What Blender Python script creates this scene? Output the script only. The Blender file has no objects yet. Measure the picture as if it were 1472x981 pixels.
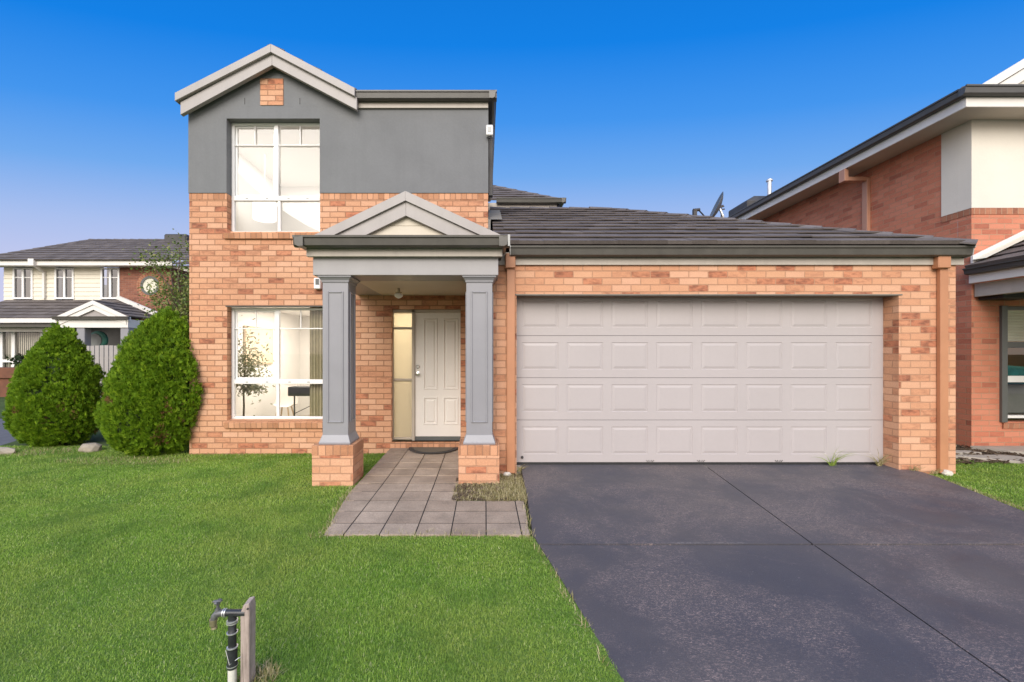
import bpy, bmesh, math, random
import numpy as np
from mathutils import Vector, Matrix

random.seed(7)
RNG = np.random.default_rng(11)
R = math.radians
SC = bpy.context.scene
COL = SC.collection
F = 630.0          # focal length of the photo in its own pixels
CX, CY, CZ = 697.0, 507.0, 1.52


def at(px, py, Y):
    """a pixel of the photo and a distance in metres -> the point in the world"""
    return Vector(((px - CX) * Y / F, Y, CZ + (CY - py) * Y / F))


# ----------------------------------------------------------------- materials
def newmat(name):
    m = bpy.data.materials.new(name)
    m.use_nodes = True
    nt = m.node_tree
    nt.nodes.clear()
    out = nt.nodes.new('ShaderNodeOutputMaterial')
    return m, nt, out


class G:
    """tiny node-graph helper"""
    def __init__(s, nt):
        s.nt = nt

    def n(s, t, **kw):
        nd = s.nt.nodes.new(t)
        for k, v in kw.items():
            setattr(nd, k, v)
        return nd

    def l(s, a, b):
        s.nt.links.new(a, b)

    def math(s, op, a, b=None, clamp=False):
        nd = s.n('ShaderNodeMath', operation=op)
        nd.use_clamp = clamp
        for i, v in enumerate((a, b)):
            if v is None:
                continue
            if isinstance(v, (int, float)):
                nd.inputs[i].default_value = v
            else:
                s.l(v, nd.inputs[i])
        return nd.outputs[0]

    def mix(s, fac, a, b, blend='MIX'):
        nd = s.n('ShaderNodeMix', data_type='RGBA', blend_type=blend)
        for i, v in ((0, fac), (6, a), (7, b)):
            if isinstance(v, (int, float)):
                nd.inputs[i].default_value = v
            elif isinstance(v, tuple):
                nd.inputs[i].default_value = (*v, 1)
            else:
                s.l(v, nd.inputs[i])
        return nd.outputs[2]

    def ramp(s, fac, stops, interp='LINEAR'):
        nd = s.n('ShaderNodeValToRGB')
        cr = nd.color_ramp
        cr.interpolation = interp
        while len(cr.elements) < len(stops):
            cr.elements.new(0.5)
        for e, (p, c) in zip(cr.elements, stops):
            e.position = p
            e.color = (*c, 1) if isinstance(c, tuple) else (c, c, c, 1)
        s.l(fac, nd.inputs[0])
        return nd.outputs[0]

    def noise(s, vec, scale, detail=3, rough=.55, dist=0.0):
        nd = s.n('ShaderNodeTexNoise')
        nd.inputs['Scale'].default_value = scale
        nd.inputs['Detail'].default_value = detail
        nd.inputs['Roughness'].default_value = rough
        nd.inputs['Distortion'].default_value = dist
        if vec is not None:
            s.l(vec, nd.inputs['Vector'])
        return nd.outputs['Fac']

    def pos(s):
        return s.n('ShaderNodeNewGeometry').outputs['Position']

    def scalev(s, v, xyz):
        nd = s.n('ShaderNodeVectorMath', operation='MULTIPLY')
        s.l(v, nd.inputs[0])
        nd.inputs[1].default_value = xyz
        return nd.outputs[0]

    def bsdf(s, color, rough=.6, metallic=0, spec=.5, bump=None, bstr=.3, bdist=.005, rin=None):
        b = s.n('ShaderNodeBsdfPrincipled')
        if isinstance(color, tuple):
            b.inputs['Base Color'].default_value = (*color, 1)
        else:
            s.l(color, b.inputs['Base Color'])
        b.inputs['Roughness'].default_value = rough
        if rin is not None:
            s.l(rin, b.inputs['Roughness'])
        b.inputs['Metallic'].default_value = metallic
        b.inputs['Specular IOR Level'].default_value = spec
        if bump is not None:
            bn = s.n('ShaderNodeBump')
            bn.inputs['Strength'].default_value = bstr
            bn.inputs['Distance'].default_value = bdist
            s.l(bump, bn.inputs['Height'])
            s.l(bn.outputs[0], b.inputs['Normal'])
        return b


def paint(name, col, rough=.5, var=.10, scale=3.0, metallic=0, streak=0.0, spec=.5, bump=.04):
    """painted / plain surface with faint blotches and vertical weather streaks"""
    m, nt, out = newmat(name)
    g = G(nt)
    p = g.pos()
    n1 = g.noise(p, scale, 4)
    n2 = g.noise(p, scale * 22, 2)
    f = g.math('ADD', g.math('MULTIPLY', n1, .75), g.math('MULTIPLY', n2, .25))
    lo = tuple(c * (1 - var * 1.6) for c in col)
    hi = tuple(min(1, c * (1 + var)) for c in col)
    c = g.ramp(f, [(.3, lo), (.7, hi)])
    if streak:
        st = g.noise(g.scalev(p, (9, 9, .6)), 1.0, 4, .65)
        c = g.mix(g.math('MULTIPLY', g.ramp(st, [(.48, 0.), (.72, 1.)]), streak), c,
                  tuple(k * .55 for k in col))
    b = g.bsdf(c, rough, metallic, spec, bump=n2, bstr=bump, bdist=.004)
    g.l(b.outputs[0], out.inputs[0])
    return m


def brick_mat(name, stops, mortar, bw=.24, bh=.086, ms=.0055, off=.5, spot=(.17, .07, .045), spotk=.85,
              x0=0.0, z0=0.0, rough=.85):
    m, nt, out = newmat(name)
    g = G(nt)
    geo = g.n('ShaderNodeNewGeometry')
    sp = g.n('ShaderNodeSeparateXYZ'); g.l(geo.outputs['Position'], sp.inputs[0])
    sn = g.n('ShaderNodeSeparateXYZ'); g.l(geo.outputs['True Normal'], sn.inputs[0])
    ax = g.math('GREATER_THAN', g.math('ABSOLUTE', sn.outputs[0]), .5)
    az = g.math('GREATER_THAN', g.math('ABSOLUTE', sn.outputs[2]), .7)
    mx = g.n('ShaderNodeMix', data_type='FLOAT')
    g.l(ax, mx.inputs[0]); g.l(sp.outputs[0], mx.inputs[2]); g.l(sp.outputs[1], mx.inputs[3])
    mz = g.n('ShaderNodeMix', data_type='FLOAT')
    g.l(az, mz.inputs[0]); g.l(sp.outputs[2], mz.inputs[2]); g.l(sp.outputs[1], mz.inputs[3])
    cv = g.n('ShaderNodeCombineXYZ')
    g.l(g.math('ADD', mx.outputs[0], 200.0 - x0), cv.inputs[0])
    g.l(g.math('ADD', mz.outputs[0], 8.6 - z0), cv.inputs[1])
    wob = g.noise(geo.outputs['Position'], 14, 2)
    wv = g.n('ShaderNodeVectorMath', operation='ADD')
    wc = g.n('ShaderNodeCombineXYZ')
    w1 = g.math('MULTIPLY', g.math('SUBTRACT', wob, .5), .008)
    g.l(w1, wc.inputs[0]); g.l(w1, wc.inputs[1])
    g.l(cv.outputs[0], wv.inputs[0]); g.l(wc.outputs[0], wv.inputs[1])
    bt = g.n('ShaderNodeTexBrick')
    bt.offset = off
    bt.inputs['Color1'].default_value = (0, 0, 0, 1)
    bt.inputs['Color2'].default_value = (1, 1, 1, 1)
    bt.inputs['Mortar'].default_value = (.3, .3, .3, 1)
    bt.inputs['Scale'].default_value = 1
    bt.inputs['Mortar Size'].default_value = ms
    bt.inputs['Mortar Smooth'].default_value = .25
    bt.inputs['Brick Width'].default_value = bw
    bt.inputs['Row Height'].default_value = bh
    g.l(wv.outputs[0], bt.inputs['Vector'])
    rnd = bt.outputs['Color']
    c = g.ramp(rnd, stops)
    # flashed blotches, stronger on the darker bricks
    bl = g.noise(g.scalev(geo.outputs['Position'], (9, 9, 22)), 1.0, 4, .6)
    dark = g.ramp(rnd, [(.66, .06), (.86, .55), (1., 1.)])
    k = g.math('MULTIPLY', g.ramp(bl, [(.44, 0.), (.64, 1.)]), dark)
    c = g.mix(g.math('MULTIPLY', k, spotk), c, spot)
    fine = g.noise(geo.outputs['Position'], 90, 3, .6)
    c = g.mix(.22, c, g.ramp(fine, [(.3, .25), (.7, .85)]), 'OVERLAY')
    lgn = g.noise(geo.outputs['Position'], 1.1, 3)
    c = g.mix(.22, c, g.ramp(lgn, [(.3, .35), (.7, .65)]), 'OVERLAY')
    mn = g.noise(geo.outputs['Position'], 60, 2)
    mc = g.mix(mn, tuple(x * .8 for x in mortar), tuple(min(1, x * 1.15) for x in mortar))
    c = g.mix(bt.outputs['Fac'], c, mc)
    h = g.math('ADD', g.math('MULTIPLY', g.math('SUBTRACT', 1.0, bt.outputs['Fac']), 1.0),
               g.math('MULTIPLY', fine, .25))
    b = g.bsdf(c, rough, 0, .3, bump=h, bstr=1.0, bdist=.010)
    g.l(b.outputs[0], out.inputs[0])
    return m


def island_mat(name, stops, rough=.6, spec=.3, noise_scale=0, noise_mix=0., noise_col=(0, 0, 0), trans=0.0,
               fine=0, noise2=None):
    """colour by loose piece (tile, leaf, blade) with an optional patchy tint"""
    m, nt, out = newmat(name)
    g = G(nt)
    geo = g.n('ShaderNodeNewGeometry')
    c = g.ramp(geo.outputs['Random Per Island'], stops)
    if noise_scale:
        n1 = g.noise(geo.outputs['Position'], noise_scale, 4, .6)
        c = g.mix(g.math('MULTIPLY', g.ramp(n1, [(.42, 0.), (.68, 1.)]), noise_mix), c, noise_col)
    if noise2:
        n2 = g.noise(geo.outputs['Position'], noise2[0], 5, .65)
        c = g.mix(g.math('MULTIPLY', g.ramp(n2, [(.47, 0.), (.66, 1.)]), noise2[1]), c, noise2[2])
    bump = None
    if fine:
        bump = g.noise(geo.outputs['Position'], fine, 4, .65)
        c = g.mix(.35, c, g.ramp(bump, [(.3, .25), (.7, .75)]), 'OVERLAY')
    b = g.bsdf(c, rough, 0, spec, bump=bump, bstr=.35, bdist=.004)
    if trans:
        t = g.n('ShaderNodeBsdfTranslucent')
        g.l(c, t.inputs[0])
        mx = g.n('ShaderNodeMixShader')
        mx.inputs[0].default_value = trans
        g.l(b.outputs[0], mx.inputs[1]); g.l(t.outputs[0], mx.inputs[2])
        g.l(mx.outputs[0], out.inputs[0])
    else:
        g.l(b.outputs[0], out.inputs[0])
    return m


def glass_mat(name, tint=(1, 1, 1), refl=1.0):
    m, nt, out = newmat(name)
    g = G(nt)
    tr = g.n('ShaderNodeBsdfTransparent'); tr.inputs[0].default_value = (*tint, 1)
    gl = g.n('ShaderNodeBsdfGlossy'); gl.inputs['Roughness'].default_value = .01
    fr = g.n('ShaderNodeFresnel'); fr.inputs[0].default_value = 1.5
    mx = g.n('ShaderNodeMixShader')
    g.l(g.math('MULTIPLY', fr.outputs[0], refl * 1.8, clamp=True), mx.inputs[0])
    g.l(tr.outputs[0], mx.inputs[1]); g.l(gl.outputs[0], mx.inputs[2])
    g.l(mx.outputs[0], out.inputs[0])
    return m


M = {}
B1, B2, B3, B4 = (.62, .325, .19), (.585, .285, .155), (.50, .195, .105), (.40, .16, .09)
BST = [(0, (.64, .365, .235)), (.38, (.59, .318, .188)), (.86, (.545, .265, .15)), (.95, B3), (1, B4)]
M['brick'] = brick_mat('orange_brick', BST, (.36, .185, .105), ms=.0065, x0=-4.62, z0=.02)
M['brick_garage'] = brick_mat('orange_brick_garage', BST,
                              (.475, .26, .158), ms=.006, x0=.10, z0=.04)
M['rowlock'] = brick_mat('rowlock_brick', [(0, B1), (.5, (.47, .235, .13)), (1, (.40, .19, .10))], (.36, .19, .115),
                         bw=.086, bh=.5, off=0, x0=-4.62, z0=.2, spotk=.25)
M['red_brick'] = brick_mat('red_brick', [(0, (.57, .225, .14)), (.6, (.53, .195, .115)), (.9, (.47, .16, .095)), (1, (.38, .13, .08))],
                           (.50, .29, .185), spotk=.3, x0=7.65, z0=.02)
M['red_rowlock'] = brick_mat('red_rowlock', [(0, (.42, .19, .11)), (1, (.30, .12, .07))], (.48, .30, .2),
                             bw=.086, bh=.5, off=0, x0=7.65, z0=.2)
M['far_brick'] = brick_mat('far_brick', [(0, (.29, .12, .075)), (1, (.20, .08, .055))], (.34, .22, .16))
M['render'] = paint('grey_render', (.185, .19, .195), .85, .07, 1.6, streak=.1, spec=.2, bump=.35)
M['cream_render'] = paint('cream_render', (.70, .655, .57), .85, .04, 2, spec=.2, bump=.2)
M['trim'] = paint('trim_paint', (.35, .322, .305), .45, .05, 4, streak=.12)
M['fascia'] = paint('fascia_paint', (.44, .395, .34), .45, .06, 4, streak=.22)
M['fascia_white'] = paint('white_paint', (.74, .71, .66), .45, .04, 4)
M['column'] = paint('column_paint', (.26, .257, .275), .4, .04, 4, streak=.05)
M['beam'] = paint('beam_paint', (.32, .31, .315), .45, .04, 4, streak=.06)
M['ceiling'] = paint('ceiling_paint', (.56, .50, .42), .6, .05, 2)
M['board'] = paint('weatherboard_paint', (.56, .50, .40), .5, .05, 3)
M['cream_board'] = paint('cream_weatherboard', (.72, .67, .55), .5, .04, 3)
M['gutter'] = paint('gutter_metal', (.088, .082, .070), .35, .12, 5, streak=.25)
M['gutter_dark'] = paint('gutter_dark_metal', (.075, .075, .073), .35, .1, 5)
M['gutter_cap'] = paint('gutter_end_cap', (.40, .40, .38), .4, .08, 5)
M['pipe'] = paint('terracotta_pipe', (.47, .215, .11), .5, .06, 4, streak=.1)
M['pipe_pale'] = paint('pale_terracotta_pipe', (.50, .26, .17), .5, .05, 4)
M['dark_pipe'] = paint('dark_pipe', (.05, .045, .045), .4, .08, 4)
M['garage_door'] = paint('garage_door_steel', (.425, .388, .382), .42, .025, .9, streak=.03, bump=.015)
M['door'] = paint('door_paint', (.73, .685, .63), .4, .03, 2, bump=.01)
M['door_frame'] = paint('door_frame_paint', (.42, .36, .29), .45, .05, 4)
M['window_frame'] = paint('window_frame_white', (.82, .81, .79), .35, .02, 4, bump=.01)
M['dark_frame'] = paint('window_frame_charcoal', (.10, .105, .10), .4, .06, 4)
M['chrome'] = paint('chrome', (.62, .61, .58), .18, .03, 8, metallic=1)
M['steel'] = paint('galvanised_steel', (.68, .68, .68), .35, .08, 9, metallic=.7)
M['brass'] = paint('old_brass', (.45, .38, .26), .4, .25, 30, metallic=.7)
M['tapgrey'] = paint('weathered_tap_metal', (.16, .16, .165), .45, .3, 40, metallic=.4)
M['blackpipe'] = paint('black_poly_pipe', (.03, .032, .036), .35, .3, 30)
M['white_pvc'] = paint('white_pvc', (.62, .60, .54), .5, .1, 20)
M['rubber'] = paint('rubber_mat', (.045, .04, .037), .9, .2, 60)
M['coir'] = paint('coir_mat', (.13, .105, .075), .95, .25, 90)
M['black'] = paint('black_plastic', (.02, .02, .02), .5, .1, 9)
M['shade_grey'] = paint('grey_dish', (.13, .15, .17), .5, .06, 7)
M['concrete'] = paint('pale_concrete', (.40, .36, .31), .9, .14, 5, spec=.2, bump=.3)
M['rock'] = paint('white_rock', (.66, .62, .54), .9, .15, 14, spec=.2, bump=.5)
M['sandstone'] = paint('edging_stone', (.36, .31, .24), .9, .2, 9, spec=.2, bump=.5)
M['planter'] = paint('brown_timber', (.16, .06, .03), .7, .2, 4)
M['wall_white'] = paint('room_wall', (.80, .78, .74), .8, .01, 2, bump=.01)
M['floor_in'] = paint('room_floor', (.42, .35, .27), .6, .05, 2)
M['linen'] = paint('curtain_fabric', (.56, .51, .35), .9, .08, 14)
M['cream_blind'] = paint('cream_blind', (.66, .64, .52), .7, .04, 9)
M['canvas'] = paint('artwork_canvas', (.74, .60, .43), .8, .05, 3)
M['oak'] = paint('pale_oak', (.55, .42, .28), .5, .08, 6)
M['chair'] = paint('white_chair_shell', (.78, .74, .68), .35, .02, 4)
M['teal'] = paint('teal_fabric', (.02, .24, .26), .85, .2, 18)
M['tan'] = paint('tan_wall', (.42, .25, .10), .7, .05, 3)
M['greenround'] = paint('teal_green_plastic', (.03, .20, .15), .5, .1, 4)
M['greydisc'] = paint('grey_disc', (.22, .23, .22), .6, .1, 4)
M['flash'] = paint('flashing_metal', (.20, .185, .16), .8, .12, 9, spec=.2)
M['cooler'] = paint('cooler_plastic', (.055, .052, .05), .6, .12, 4)
M['shutter'] = paint('roller_shutter', (.60, .58, .50), .5, .04, 4)
M['glass'] = glass_mat('window_glass', refl=1.0)
M['glass_strong'] = glass_mat('reflective_glass', (.75, .78, .8), refl=3.0)

TILE = [(0, (.100, .083, .074)), (.5, (.122, .102, .092)), (1, (.150, .127, .115))]
M['tile'] = island_mat('concrete_tile', TILE, .75, .35, 1.6, .3, (.055, .046, .043), fine=45)
M['tile_cap'] = island_mat('ridge_tile', [(0, (.10, .086, .082)), (1, (.15, .13, .122))], .75, .35, 3, .3, (.06, .05, .05), fine=45)
M['grass'] = island_mat('grass_blades', [(0, (.135, .265, .030)), (.45, (.25, .425, .052)), (.8, (.375, .55, .095)), (.95, (.50, .62, .19)), (1, (.64, .62, .38))],
                        .5, .3, .75, .6, (.42, .46, .11), trans=.42, noise2=(1.7, .6, (.11, .24, .035)))
M['dry'] = island_mat('dry_grass_blades', [(0, (.18, .17, .055)), (.5, (.34, .29, .14)), (1, (.52, .45, .28))], .8, .2, trans=.1)
M['bark'] = island_mat('bark_chips', [(0, (.05, .032, .022)), (.6, (.11, .075, .05)), (1, (.22, .17, .12))], .9, .2)
M['hedge'] = island_mat('conifer_sprays', [(0, (.09, .175, .009)), (.5, (.145, .26, .012)), (.85, (.21, .34, .016)), (1, (.29, .41, .025))],
                        .6, .2, 5, .30, (.08, .145, .010), trans=.26)
M['hedge_brown'] = island_mat('brown_sprays', [(0, (.10, .055, .022)), (1, (.22, .13, .05))], .8, .2)
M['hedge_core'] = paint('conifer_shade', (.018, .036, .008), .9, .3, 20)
M['leaf'] = island_mat('tree_leaves', [(0, (.09, .15, .03)), (.6, (.19, .25, .05)), (1, (.33, .32, .10))], .5, .4, trans=.35)
M['houseplant'] = island_mat('houseplant_leaves', [(0, (.18, .20, .11)), (1, (.38, .39, .26))], .45, .4, trans=.35)
M['wood_bark'] = paint('tree_bark', (.12, .085, .06), .9, .25, 12, bump=.5)


def lawn_soil():
    m, nt, out = newmat('lawn_soil'); g = G(nt); p = g.pos()
    c = g.ramp(g.noise(p, 30, 4, .7), [(.3, (.08, .14, .025)), (.7, (.14, .22, .05))])
    b = g.bsdf(c, .95, 0, .1, bump=g.noise(p, 80, 3), bstr=.6, bdist=.01)
    g.l(b.outputs[0], out.inputs[0]); return m


def dirt():
    m, nt, out = newmat('garden_dirt'); g = G(nt); p = g.pos()
    c = g.ramp(g.noise(p, 22, 5, .7), [(.3, (.07, .05, .035)), (.7, (.19, .145, .10))])
    b = g.bsdf(c, .95, 0, .1, bump=g.noise(p, 60, 4, .7), bstr=.8, bdist=.02)
    g.l(b.outputs[0], out.inputs[0]); return m


def drive_mat():
    m, nt, out = newmat('dark_sealed_concrete'); g = G(nt); p = g.pos()
    big = g.noise(p, .55, 4, .6)
    mid = g.noise(p, 2.3, 5, .65, .4)
    c = g.ramp(mid, [(.25, (.048, .048, .060)), (.55, (.074, .069, .079)), (.8, (.112, .098, .099))])
    c = g.mix(.5, c, g.ramp(big, [(.35, (.046, .050, .070)), (.65, (.118, .100, .093))]))
    # worn places where the sealer has flaked: scratchy pale flecks gathered in patches
    patch = g.ramp(g.noise(p, 1.15, 5, .7, .5), [(.43, .05), (.58, 1.)])
    sc = g.noise(g.scalev(p, (1.0, 1.9, 1)), 38, 7, .85, 1.6)
    fl = g.math('MULTIPLY', g.ramp(sc, [(.52, 0.), (.60, 1.)]), patch)
    c = g.mix(g.math('MULTIPLY', fl, .80), c, (.38, .28, .245))
    # chipped edge beside the cross joint
    sy_ = g.n('ShaderNodeSeparateXYZ'); g.l(p, sy_.inputs[0])
    near = g.math('LESS_THAN', g.math('ABSOLUTE', g.math('SUBTRACT', sy_.outputs[1], 3.497)), .013)
    chipn = g.ramp(g.noise(g.scalev(p, (.9, 0, 0)), 1.0, 3, .7), [(.52, 0.), (.60, 1.)])
    chip_ = g.math('MULTIPLY', g.math('MULTIPLY', near, chipn), g.ramp(g.noise(p, 45, 4, .7), [(.42, 0.), (.6, 1.)]))
    c = g.mix(g.math('MULTIPLY', chip_, .28), c, (.36, .33, .31))
    fine = g.noise(p, 150, 3, .7)
    c = g.mix(.35, c, g.ramp(fine, [(.3, .3), (.7, .7)]), 'OVERLAY')
    spk = g.ramp(g.noise(p, 75, 2, .5), [(.70, 0.), (.76, 1.)])
    c = g.mix(g.math('MULTIPLY', spk, .4), c, (.30, .27, .25))
    b = g.bsdf(c, .6, 0, .4, bump=fine, bstr=.25, bdist=.004,
               rin=g.ramp(mid, [(.3, .48), (.7, .72)]))
    g.l(b.outputs[0], out.inputs[0]); return m


def paver_mat():
    m, nt, out = newmat('concrete_paver'); g = G(nt)
    geo = g.n('ShaderNodeNewGeometry'); p = geo.outputs['Position']
    c = g.ramp(geo.outputs['Random Per Island'], [(0, (.285, .218, .165)), (1, (.37, .292, .226))])
    c = g.mix(.55, c, g.ramp(g.noise(p, 3.2, 5, .65), [(.3, .3), (.7, .7)]), 'OVERLAY')
    fine = g.noise(p, 120, 3, .75)
    c = g.mix(.5, c, g.ramp(fine, [(.3, .2), (.7, .8)]), 'OVERLAY')
    moss = g.ramp(g.noise(p, 6, 4, .7), [(.56, 0.), (.74, 1.)])
    c = g.mix(g.math('MULTIPLY', moss, .3), c, (.11, .10, .075))
    b = g.bsdf(c, .88, 0, .25, bump=fine, bstr=.4, bdist=.004)
    g.l(b.outputs[0], out.inputs[0]); return m


def wood_post():
    m, nt, out = newmat('weathered_timber'); g = G(nt); p = g.pos()
    gr = g.noise(g.scalev(p, (150, 150, 5)), 1., 5, .7)
    c = g.ramp(gr, [(.28, (.17, .135, .115)), (.5, (.34, .275, .245)), (.75, (.46, .385, .345))])
    c = g.mix(.4, c, g.ramp(g.noise(p, 14, 3), [(.3, .3), (.7, .7)]), 'OVERLAY')
    b = g.bsdf(c, .85, 0, .2, bump=gr, bstr=.6, bdist=.003)
    g.l(b.outputs[0], out.inputs[0]); return m


def frosted():
    m, nt, out = newmat('frosted_glass'); g = G(nt)
    t = g.n('ShaderNodeBsdfTranslucent'); t.inputs[0].default_value = (.80, .76, .64, 1)
    b = g.bsdf((.46, .42, .34), .25, 0, .5)
    mx = g.n('ShaderNodeMixShader'); mx.inputs[0].default_value = .62
    g.l(b.outputs[0], mx.inputs[1]); g.l(t.outputs[0], mx.inputs[2])
    g.l(mx.outputs[0], out.inputs[0]); return m


def shade_mat():
    m, nt, out = newmat('lit_lamp_shade'); g = G(nt)
    e = g.n('ShaderNodeEmission'); e.inputs[0].default_value = (1, .93, .80, 1); e.inputs[1].default_value = .75
    g.l(e.outputs[0], out.inputs[0]); return m


M['soil'] = lawn_soil(); M['dirt'] = dirt(); M['drive'] = drive_mat(); M['paver'] = paver_mat()
M['post'] = wood_post(); M['frosted'] = frosted(); M['lampshade'] = shade_mat()
M['asphalt'] = paint('asphalt', (.13, .13, .14), .9, .12, 6, spec=.2, bump=.3)
M['earth'] = paint('ground_cover', (.07, .10, .035), .95, .2, 2, spec=.1)
M['joint'] = paint('joint_filler', (.035, .032, .03), .95, .1, 20, spec=.1)


# ----------------------------------------------------------------- mesh builder
class MB:
    def __init__(s):
        s.v, s.f = [], []

    def face(s, pts):
        i = len(s.v)
        s.v += [tuple(p) for p in pts]
        s.f.append(tuple(range(i, i + len(pts))))
        return s

    def box(s, x0, x1, y0, y1, z0, z1):
        i = len(s.v)
        s.v += [(x, y, z) for z in (z0, z1) for y in (y0, y1) for x in (x0, x1)]
        for q in ((0, 2, 3, 1), (4, 5, 7, 6), (0, 1, 5, 4), (2, 6, 7, 3), (0, 4, 6, 2), (1, 3, 7, 5)):
            s.f.append(tuple(i + k for k in q))
        return s

    def loft(s, rings, closed=True, caps=True):
        n = len(rings[0]); i0 = len(s.v)
        for r in rings:
            s.v += [tuple(p) for p in r]
        for k in range(len(rings) - 1):
            for j in range(n if closed else n - 1):
                a = i0 + k * n + j; b = i0 + k * n + (j + 1) % n
                s.f.append((a, b, b + n, a + n))
        if caps and closed:
            s.f.append(tuple(i0 + j for j in reversed(range(n))))
            s.f.append(tuple(i0 + (len(rings) - 1) * n + j for j in range(n)))
        return s

    def prism_y(s, poly, y0, y1):          # polygon of (x, z)
        return s.loft([[(x, y, z) for x, z in poly] for y in (y0, y1)])

    def prism_x(s, poly, x0, x1):          # polygon of (y, z)
        return s.loft([[(x, y, z) for y, z in poly] for x in (x0, x1)])

    def prism_z(s, poly, z0, z1):          # polygon of (x, y)
        return s.loft([[(x, y, z) for x, y in poly] for z in (z0, z1)])

    def bar(s, a, b, w, h=None):
        h = h or w
        a, b = Vector(a), Vector(b); d = (b - a).normalized()
        up = Vector((0, 0, 1)) if abs(d.z) < .95 else Vector((0, 1, 0))
        sd = d.cross(up).normalized(); u2 = sd.cross(d)
        off = [sd * w / 2 + u2 * h / 2, -sd * w / 2 + u2 * h / 2, -sd * w / 2 - u2 * h / 2, sd * w / 2 - u2 * h / 2]
        return s.loft([[p + o for o in off] for p in (a, b)])

    def tube(s, pts, r, n=12):
        pts = [Vector(p) for p in pts]
        rs = r if isinstance(r, (list, tuple)) else [r] * len(pts)
        rings = []; ref = None
        for k, p in enumerate(pts):
            d = (pts[min(k + 1, len(pts) - 1)] - pts[max(k - 1, 0)]).normalized()
            if ref is None:
                ref = Vector((1, 0, 0)) if abs(d.x) < .9 else Vector((0, 1, 0))
            sd = d.cross(ref).normalized(); ref = sd.cross(d).normalized()
            rings.append([p + (sd * math.cos(2 * math.pi * j / n) + ref * math.sin(2 * math.pi * j / n)) * rs[k]
                          for j in range(n)])
        return s.loft(rings)

    def lathe(s, prof, c=(0, 0, 0), n=24, sx=1, sy=1):      # prof of (r, z), about a vertical axis
        rings = [[(c[0] + r * sx * math.cos(2 * math.pi * j / n), c[1] + r * sy * math.sin(2 * math.pi * j / n), c[2] + z)
                  for j in range(n)] for r, z in prof]
        return s.loft(rings)

    def wall(s, x0, x1, z0, z1, y, t, holes=(), reveal=None):
        """a wall facing -Y with rectangular openings, thickness t behind it"""
        xs = sorted({x0, x1, *[h[0] for h in holes], *[h[1] for h in holes]})
        zs = sorted({z0, z1, *[h[2] for h in holes], *[h[3] for h in holes]})
        for a, b in zip(xs, xs[1:]):
            for c, d in zip(zs, zs[1:]):
                mx, mz = (a + b) / 2, (c + d) / 2
                if any(h[0] < mx < h[1] and h[2] < mz < h[3] for h in holes):
                    continue
                s.face([(a, y, c), (b, y, c), (b, y, d), (a, y, d)])
                s.face([(a, y + t, c), (a, y + t, d), (b, y + t, d), (b, y + t, c)])
        for a, b, c, d in [(x0, x1, z0, z1)]:
            s.face([(a, y, c), (a, y, d), (a, y + t, d), (a, y + t, c)])
            s.face([(b, y, c), (b, y + t, c), (b, y + t, d), (b, y, d)])
        for a, b in zip(xs, xs[1:]):
            if not any(h[0] < (a + b) / 2 < h[1] and h[3] >= z1 for h in holes):
                s.face([(a, y, z1), (b, y, z1), (b, y + t, z1), (a, y + t, z1)])
        for a, b, c, d in holes:
            s.face([(a, y, c), (a, y + t, c), (a, y + t, d), (a, y, d)])
            s.face([(b, y, c), (b, y, d), (b, y + t, d), (b, y + t, c)])
            if d < z1:
                s.face([(a, y, d), (a, y + t, d), (b, y + t, d), (b, y, d)])
            if c > z0:
                s.face([(a, y, c), (b, y, c), (b, y + t, c), (a, y + t, c)])
        return s

    def panelled(s, x0, x1, z0, z1, y, t, panels, prof):
        """a leaf facing -Y whose panels are pressed in: prof is a list of (inset, depth)"""
        s.wall(x0, x1, z0, z1, y, t, panels)
        # remove the deep reveals the wall made and put the pressed rings in their place
        n = 4 * len(panels)
        if n:
            del s.f[-n:]
        for a, b, c, d in panels:
            prev = [(a, y, c), (b, y, c), (b, y, d), (a, y, d)]
            for ins, dep in prof:
                cur = [(a + ins, y + dep, c + ins), (b - ins, y + dep, c + ins), (b - ins, y + dep, d - ins), (a + ins, y + dep, d - ins)]
                for k in range(4):
                    s.face([prev[k], prev[(k + 1) % 4], cur[(k + 1) % 4], cur[k]])
                prev = cur
            s.face(prev)
        return s

    def build(s, name, mat, parent=None, bevel=0.0, smooth=False, merge=False, seg=1):
        me = bpy.data.meshes.new(name)
        me.from_pydata(s.v, [], s.f)
        if bevel or merge or smooth:
            bm = bmesh.new(); bm.from_mesh(me)
            if merge:
                bmesh.ops.remove_doubles(bm, verts=bm.verts, dist=1e-5)
            if bevel:
                ed = [e for e in bm.edges if len(e.link_faces) == 2 and e.calc_face_angle(0) > .6]
                bmesh.ops.bevel(bm, geom=ed, offset=bevel, segments=seg, profile=.7, affect='EDGES', clamp_overlap=True)
            bmesh.ops.recalc_face_normals(bm, faces=bm.faces)
            bm.to_mesh(me); bm.free()
        else:
            bm = bmesh.new(); bm.from_mesh(me)
            bmesh.ops.recalc_face_normals(bm, faces=bm.faces)
            bm.to_mesh(me); bm.free()
        if smooth:
            for p in me.polygons:
                p.use_smooth = True
            try:
                me.set_sharp_from_angle(angle=R(40))
            except Exception:
                pass
        me.materials.append(M[mat] if isinstance(mat, str) else mat)
        o = bpy.data.objects.new(name, me)
        COL.objects.link(o)
        if parent is not None:
            o.parent = parent
            if parent.type == 'EMPTY':
                o.location = -parent.location
        return o


def tag(o, label=None, cat=None, group=None, kind=None):
    if label: o['label'] = label
    if cat: o['category'] = cat
    if group: o['group'] = group
    if kind: o['kind'] = kind
    return o


def thing(name, loc, label, cat, group=None):
    o = bpy.data.objects.new(name, None)
    o.location = Vector(loc); o.empty_display_size = .2
    COL.objects.link(o)
    return tag(o, label, cat, group)


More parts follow.
